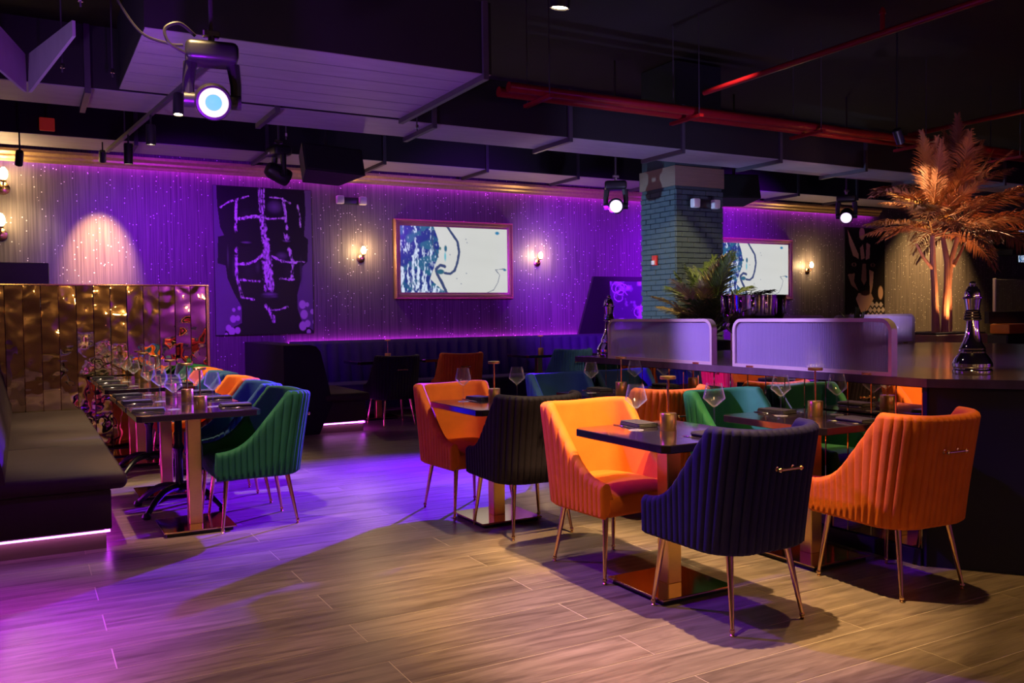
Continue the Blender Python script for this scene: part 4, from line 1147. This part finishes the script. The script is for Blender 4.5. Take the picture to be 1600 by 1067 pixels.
# ---------------------------------------------------------------- moving head stage lights
def stage_light(label, x, y, z, target, s, ring, lens='stage_lens'):
    """x,y,z: centre of the lens head"""
    t = thing('stage_light', label, 'stage light', (x, y, z))
    d = (Vector(target)-Vector((x, y, z))).normalized()
    q = Vector((0, 0, 1)).rotation_difference(d).to_matrix().to_4x4()   # lathe axis z -> d
    hd = MB().lathe([(0, -0.17*s), (0.075*s, -0.165*s), (0.10*s, -0.12*s), (0.108*s, 0.02*s), (0.105*s, 0.11*s), (0.098*s, 0.125*s), (0.086*s, 0.125*s), (0.084*s, 0.11*s), (0, 0.108*s)], 28, M=q).build('head', 'black_plastic', t)
    MB().lathe([(0.050*s, 0.114*s), (0.084*s, 0.114*s), (0.080*s, 0.122*s), (0.054*s, 0.122*s), (0.050*s, 0.114*s)], 32, M=q).build('light_ring', ring, hd)
    MB().lathe([(0, 0.130*s), (0.030*s, 0.125*s), (0.049*s, 0.113*s)], 28, M=q).build('lens', lens, hd)
    side = Vector((d.y, -d.x, 0)).normalized()
    top = 0.22*s
    for sg in (-1, 1):
        yk = MB()
        a = side*sg*0.135*s
        yk.tube([tuple(a+Vector((0, 0, -0.03*s))), tuple(a+Vector((0, 0, 0.10*s))), tuple(a*0.9+Vector((0, 0, top)))], [0.030*s, 0.034*s, 0.04*s], 8)
        yk.cyl(tuple(a*0.75), tuple(a*1.2), 0.045*s, seg=14)
        yk.build('yoke_arm', 'black_plastic', t)
    MB().rbox((-0.15*s, -0.115*s, 0.215*s), (0.15*s, 0.115*s, 0.335*s), 0.035*s, 3, Matrix.Rotation(math.atan2(side.y, side.x), 4, 'Z')).build('base_housing', 'black_plastic', t)
    MB().rbox((-0.05*s, -0.118*s-0.002, 0.24*s), (-0.01*s, -0.118*s+0.004, 0.262*s), 0.002, 1, Matrix.Rotation(math.atan2(side.y, side.x), 4, 'Z')).build('label_plate', 'white_plastic', t)
    cl = MB().cyl((0, 0, 0.33*s), (0, 0, 0.40*s), 0.02*s, seg=10).rbox((-0.05*s, -0.02*s, 0.375*s), (0.05*s, 0.02*s, 0.42*s), 0.008*s, 1)
    cl.build('clamp', 'silver', t)
    MB().cyl((0, 0, 0.40*s), (0, 0, CZ-z), 0.013, seg=8).build('hanging_pole', 'flange', t)
    return t
stage_light('large stage light with glowing magenta ring at upper left', 1.03, 5.50, 2.66, (0.35, 0.6, 1.15), 1.0, 'stage_ring')
stage_light('stage light with white-violet lens left of the brick pillar', 6.52, 9.0, 2.70, (0.9, 1.0, 1.3), 0.92, 'stage_ring_violet', 'stage_ring_violet')
stage_light('dark stage light turned aside above the face poster', 2.58, 10.0, 2.98, (6.0, 10.6, 1.6), 0.92, 'stage_ring', 'black_plastic')
stage_light('small violet stage light left of the bronze palm crown', 10.71, 9.0, 2.76, (5.5, 5.2, 0.3), 0.92, 'stage_ring_violet', 'stage_ring_violet')
# cable looping to the large stage light
def cable(label, pts, r=0.008, mat='cable'):
    c = bpy.data.curves.new('cable', 'CURVE')
    n = 24; out = []
    P = [Vector(p) for p in pts]; P = [P[0]]+P+[P[-1]]
    for i in range(1, len(P)-2):
        for k in range(n//3):
            t = k/(n//3); a, b, c_, d = P[i-1], P[i], P[i+1], P[i+2]
            out.append(0.5*((2*b)+(c_-a)*t+(2*a-5*b+4*c_-d)*t*t+(3*b-3*c_+d-a)*t**3))
    out.append(P[-2])
    bpy.data.curves.remove(c)
    tag(MB().tube(out, r, 6).build('cable', mat), label, 'cable')
cable('long black cable sagging to the large stage light', [(0.42, 5.5, 3.65), (0.47, 5.5, 3.30), (0.62, 5.5, 3.03), (0.78, 5.5, 2.97), (0.868, 5.5, 2.97)])
cable('short looped cable beside the large stage light', [(0.93, 5.45, 3.02), (0.84, 5.42, 3.07), (0.76, 5.42, 3.03), (0.78, 5.42, 2.95), (0.88, 5.45, 2.91)], 0.010)

# ---------------------------------------------------------------- track and spot cans
t = thing('light_track', 'thin track rail receding from the large stage light to the back wall', 'track', (0.996, 8.2, 3.10), R(5.4))
MB().box((-0.018, -1.85, 0), (0.018, 1.9, 0.03)).build('rail', 'flange', t, False)
for yy in (1.0,): MB().cyl((0, yy, 0.03), (0, yy, CZ-3.10), 0.006, seg=6).build('hanger', 'flange', t)
def can(label, x, y, z, target, power, angle, col=(1.0, 0.76, 0.42), L=0.17, r=0.04, top=None, blend=0.5):
    t = thing('spot_can', label, 'spotlight', (x, y, z))
    d = (Vector(target)-Vector((x, y, z))).normalized()
    q = Vector((0, 0, 1)).rotation_difference(d).to_matrix().to_4x4()
    MB().lathe([(0, -L), (r*0.85, -L), (r, -L+0.01), (r, 0.0), (r*0.86, 0.0), (r*0.8, -0.018), (0, -0.018)], 20, M=q).build('can', 'black_plastic', t)
    MB().lathe([(0, -0.008), (r*0.79, -0.008), (r*0.79, -0.014), (0, -0.014)], 20, M=q).build('lens', 'spot_lens', t)
    e = q @ Vector((0, 0, -L*0.9))
    MB().cyl(e, (e.x, e.y, (top if top else CZ)-z), 0.008, seg=8).build('stem', 'black_plastic', t)
    p = Vector((x, y, z))+d*0.012
    spot('spot_can_light', p, target, power, col, angle, blend, 0.03)
can('lit spot can on the track beside the large stage light', 1.09, 7.2, 2.93, (1.0, 6.9, 0.7), 260, 64, top=3.10)
can('lit spot can in the middle of the receding track', 1.00, 8.1, 2.85, (1.0, 8.2, 0.7), 260, 64, top=3.10)
can('long lit spot can at the far end of the track', 0.914, 9.05, 2.83, (0.9, 9.2, 0.7), 220, 64, L=0.19, top=3.10)
can('lit spot can under the crown at the left edge', 0.01, 11.0, 3.06, (-0.1, 12.0, 2.0), 30, 70)
can('spot can close to the wall making the tall warm pool on the wallpaper', 0.86, 11.28, 3.20, (0.86, 12.0, 2.15), 820, 42, (1.0, 0.50, 0.14), L=0.13, blend=1.0, top=3.41)
can('bright round downlight at the top edge of the picture', 2.86, 4.5, 3.19, (2.75, 4.9, 0), 180, 70, r=0.06)
can('tiny lit spot can left of the bronze palm top', 8.75, 6.6, 3.25, (9.5, 6.7, 2.1), 170, 70, r=0.05)
can('tiny lit spot can at the right edge beside the bronze palm', 11.6, 6.2, 3.35, (9.9, 6.5, 2.3), 900, 46, r=0.05)

# ---------------------------------------------------------------- monitor behind the partition
t = thing('monitor', 'black monitor standing behind the mirror partition at far left', 'monitor', (-0.10, 10.6, 1.70))
MB().rbox((-0.60, -0.02, 0.03), (0.36, 0.02, 0.27), 0.006, 1).build('screen_panel', 'black_plastic', t)
MB().box((-0.2, 0.021, -1.7), (0.0, 0.05, 0.1)).build('stand', 'black_plastic', t, False)

# ================================================================== CHESS PIECES AND BAR ORNAMENTS
def chess(label, x, y, s=1.0):
    t = thing('chess_piece', label, 'chess piece', (x, y, BZ), 0, 'chrome chess pieces on the bar')
    base = [(0, 0), (0.098, 0), (0.101, 0.008), (0.101, 0.022), (0.094, 0.030), (0.094, 0.034), (0.100, 0.042), (0.101, 0.060), (0.090, 0.085), (0.074, 0.108), (0.066, 0.118)]
    stem = [(0.066, 0.118), (0.068, 0.126), (0.064, 0.136), (0.066, 0.143), (0.058, 0.156), (0.046, 0.185), (0.038, 0.22), (0.033, 0.26), (0.031, 0.295)]
    coll = [(0.031, 0.295), (0.040, 0.298), (0.047, 0.304), (0.040, 0.312), (0.044, 0.320), (0.038, 0.327), (0.041, 0.334), (0.035, 0.341), (0.038, 0.348), (0.034, 0.355)]
    head = [(0.034, 0.355), (0.038, 0.38), (0.044, 0.415), (0.051, 0.418), (0.051, 0.423), (0.041, 0.427), (0.040, 0.445), (0.034, 0.465), (0.022, 0.483), (0.011, 0.488)]
    fin = [(0.008, 0.486), (0.016, 0.492), (0.018, 0.500), (0.013, 0.509), (0.0, 0.513)]
    for nm, p in (('base', base), ('stem', stem), ('collar', coll), ('head', head), ('finial', fin)):
        MB().lathe([(r*s, z*s) for r, z in p], 40).build(nm, 'chrome', t, True, 25)
chess('large chrome chess queen at the near end of the bar', 4.58, 3.00, 1.0)
chess('chrome chess queen at the far left corner of the bar behind the screen', 4.30, 6.05, 1.0)
t = thing('chrome_vase', 'wide flared chrome vase standing between the two screens', 'vase', (5.50, 5.60, BZ))
MB().lathe([(0, 0), (0.12, 0), (0.125, 0.015), (0.10, 0.03), (0.085, 0.06), (0.13, 0.13), (0.215, 0.20), (0.235, 0.235), (0.222, 0.262), (0.242, 0.285), (0.258, 0.33), (0.266, 0.42), (0.272, 0.49), (0.274, 0.50), (0.264, 0.50), (0.25, 0.40), (0, 0.38)], 48).build('body', 'chrome_dark', t, True, 40)
fl = MB().rbox((-0.014, 0.258, 0.34), (0.014, 0.272, 0.485), 0.005, 2).mesh('flute', 'chrome_dark')
for k in range(16): link('flute', fl, t, None, (0, 0, k/16*2*PI))

# ================================================================== PALMS
def frond_mesh(name, L, droop, nleaf, leaf, mat, seed, up=0.9):
    rs = random.Random(seed)
    m = MB(); pts = []
    n = 12
    for i in range(n+1):
        u = i/n
        pts.append(Vector((L*u*(1-0.15*droop*u), 0, L*(0.35*up*u-droop*0.62*u*u))))
    m.tube(pts, [0.011*(1-0.75*i/n) for i in range(n+1)], 5)
    for k in range(nleaf):
        u = 0.16+0.84*(k+0.5)/nleaf
        f = u*n; i = min(n-1, int(f)); p = pts[i].lerp(pts[i+1], f-i)
        d = (pts[i+1]-pts[i]).normalized()
        ll = leaf*(math.sin(min(1, u*1.05)*PI*0.82+0.35))*rs.uniform(0.8, 1.1)
        ll = max(ll, leaf*0.25)
        for s in (-1, 1):
            dirv = (d*(0.75+0.5*u)+Vector((0, s, 0))*rs.uniform(0.75, 1.0)+Vector((0, 0, rs.uniform(-0.25, 0.35)))).normalized()
            sd = dirv.cross(Vector((0, 0, 1))).normalized()*0.0095*(leaf/0.3)**0.5
            mid = p+dirv*ll*0.5+Vector((0, 0, 0.02)); tip = p+dirv*ll+Vector((0, 0, -ll*0.16))
            b = len(m.v)
            m.v += [tuple(p+sd*0.4), tuple(p-sd*0.4), tuple(mid+sd), tuple(mid-sd), tuple(mid+Vector((0, 0, -0.006))), tuple(tip)]
            m.f += [(b, b+1, b+4), (b, b+4, b+2), (b+1, b+3, b+4), (b+2, b+4, b+5), (b+4, b+3, b+5)]
    return m.mesh(name, mat, False)
# big bronze palm in a wooden planter
BPX, BPY, BPB = 9.68, 6.72, 1.085
t = thing('bronze_palm', 'tall dried bronze palm with three trunks in a wooden planter', 'palm', (BPX, BPY, 0))
MB().rbox((-0.55, -0.30, 0.0), (0.42, 0.42, BPB-0.02), 0.01, 1).build('planter', 'planter_wood', t)
MB().box((-0.53, -0.28, BPB-0.019), (0.40, 0.40, BPB)).build('soil', 'soil', t, False)
trunks = [((-0.10, 0.02), (-0.16, 0.0), (-0.24, -0.03)), ((0.0, -0.03), (0.02, -0.04), (0.02, 0.02)), ((0.13, 0.02), (0.16, 0.04), (0.28, 0.0))]
crown = []
for (a, b, c) in trunks:
    pts = [(a[0], a[1], BPB-0.01), (a[0]*0.7+b[0]*0.3, a[1], BPB+0.27), (b[0], b[1], BPB+0.55), (b[0]*0.6+c[0]*0.4, b[1], BPB+0.85), (c[0], c[1], BPB+1.15)]
    MB().tube(pts, [0.050, 0.040, 0.036, 0.034, 0.026], 10).build('trunk', 'trunk', t)
    crown.append(Vector((c[0], c[1], BPB+1.08)))
for (x0, z0, x1, z1) in ((-0.19, BPB+0.75, -0.46, BPB+1.05), (0.20, BPB+0.80, 0.48, BPB+1.10)):
    MB().tube([(x0, 0, z0), ((x0+x1)/2, 0.02, (z0+z1)/2-0.02), (x1, 0.03, z1)], [0.022, 0.018, 0.012], 8).build('branch', 'trunk', t)
FB = [frond_mesh('frond', 1.45, dr, 62, 0.33, 'frond_bronze', 5+i, up) for i, (dr, up) in enumerate(((0.15, 1.2), (0.55, 1.1), (0.9, 0.9), (0.35, 1.4)))]
FG = frond_mesh('frond', 1.45, 0.45, 62, 0.30, 'frond_gold', 19, 1.1)
rs = random.Random(4)
nf = 60
for k in range(nf):
    c = crown[k % 3]
    az = 2*PI*(k*0.618)+rs.uniform(-0.2, 0.2)
    lay = (k // 3)/(nf/3)
    elev = -0.08+1.32*lay**1.2
    me = FG if k in (4, 9, 17, 28, 33) else FB[0 if lay > 0.75 else (3 if lay > 0.5 else (1 if k % 2 else 2))]
    o = link('frond', me, t, c+Vector((0, 0, 0.05+0.30*lay)), (0, -elev*0.85, az))
    sc = rs.uniform(0.80, 1.12)*(1.05 if lay < 0.6 else 0.72)*(0.62 if math.sin(az) > 0.35 else 1.0)
    o.scale = (sc, sc, sc)
spot('planter_uplight', (BPX-0.02, BPY-0.24, BPB+0.03), (BPX, BPY+0.05, BPB+1.4), 90, (1.0, 0.45, 0.15), 80, 0.8, 0.03)
# green palm before the pillar
t = thing('green_palm', 'leafy green palm in front of the brick pillar', 'palm', (6.62, 7.45, 0))
MB().lathe([(0, 0), (0.20, 0), (0.22, 0.02), (0.26, 1.02), (0.265, 1.05), (0.24, 1.05), (0.235, 1.0), (0, 1.0)], 28).build('planter', 'black_plastic', t)
MB().lathe([(0, 1.015), (0.236, 1.01), (0.236, 1.0), (0, 0.995)], 20).build('soil', 'soil', t)
GF = [frond_mesh('frond', 0.92, dr, 44, 0.27, mt, 60+i, up) for i, (dr, up, mt) in enumerate(((0.3, 1.2, 'frond_green'), (0.7, 1.2, 'frond_green'), (0.95, 1.0, 'frond_green'), (0.6, 1.1, 'frond_yellow')))]
for k in range(30):
    lay = k/29
    az = 2*PI*k*0.618+rs.uniform(-0.25, 0.25)
    o = link('frond', GF[3] if k % 5 == 2 else GF[0 if lay > 0.6 else (1 if k % 2 else 2)], t, (0.05*math.cos(az), 0.05*math.sin(az), 1.08+0.06*lay), (0, -(0.25+0.95*lay), az))
    sc = rs.uniform(0.8, 1.08); o.scale = (sc, sc, sc)
for k in range(7):
    a = k*0.9
    MB().tube([(0.06*math.cos(a), 0.06*math.sin(a), 1.0), (0.05*math.cos(a), 0.05*math.sin(a), 1.15), (0.09*math.cos(a), 0.09*math.sin(a), 1.32)], [0.014, 0.012, 0.008], 6).build('stalk', 'frond_green', t)
# small succulent on the far bar edge
t = thing('small_plant', 'small green plant on the far bar edge in front of the patch poster', 'plant', (7.36, 6.05, BZ))
MB().lathe([(0, 0), (0.06, 0), (0.075, 0.12), (0.07, 0.12), (0, 0.11)], 16).build('pot', 'black_plastic', t)
lf = MB().add([(-0.02, 0, 0), (0.02, 0, 0), (0.028, 0.03, 0.16), (-0.028, 0.03, 0.16), (0, 0.05, 0.30), (0, 0.012, 0.15)], [(0, 1, 5), (1, 2, 5), (5, 2, 4), (5, 4, 3), (0, 5, 3)]).mesh('leaf', 'frond_green', False)
for k in range(9): link('leaf', lf, t, (0, 0, 0.10), (rs.uniform(-0.5, 0.2), 0, k*0.72))

# ================================================================== FAR RIGHT CORNER
t = thing('ceiling_soffit', 'black soffit box above the far right wall', 'soffit', (20.0, WY, 2.54))
MB().box((-1.75, -0.5, 0.12), (-0.25, -0.001, 0.50)).build('soffit_box', 'black_paint', t, False)
MB().box((-0.95, -0.45, 0.0), (-0.4, -0.05, 0.118)).build('soffit_step', 'black_paint', t, False)
t = thing('booth_sofa', 'row of orange seat backs with violet rail at the far right', 'sofa', (18.5, 10.4, 0))
MB().rbox((-2.0, -0.3, 0.0), (3.2, 0.3, 0.86), 0.02, 1).build('sofa_base', 'black_paint', t)
for k in range(10): MB().rbox((-2.0+k*0.52, -0.34, 0.87), (-2.0+k*0.52+0.50, 0.06, 1.06), 0.03, 2).build('seat_back', 'orange_vinyl', t)
MB().box((-2.0, 0.07, 1.07), (3.2, 0.16, 1.30)).build('rail', 'dark_wall', t, False)
t = thing('glass_divider', 'clear glass divider panel standing at the far right', 'glass panel', (18.6, 10.75, 0))
MB().rbox((-1.45, -0.012, 1.30), (2.6, 0.012, 1.95), 0.004, 1).build('glass_pane', 'clear_glass', t)
MB().rbox((-1.50, -0.03, 0.0), (-1.45, 0.03, 1.97), 0.006, 1).build('post', 'champagne', t)
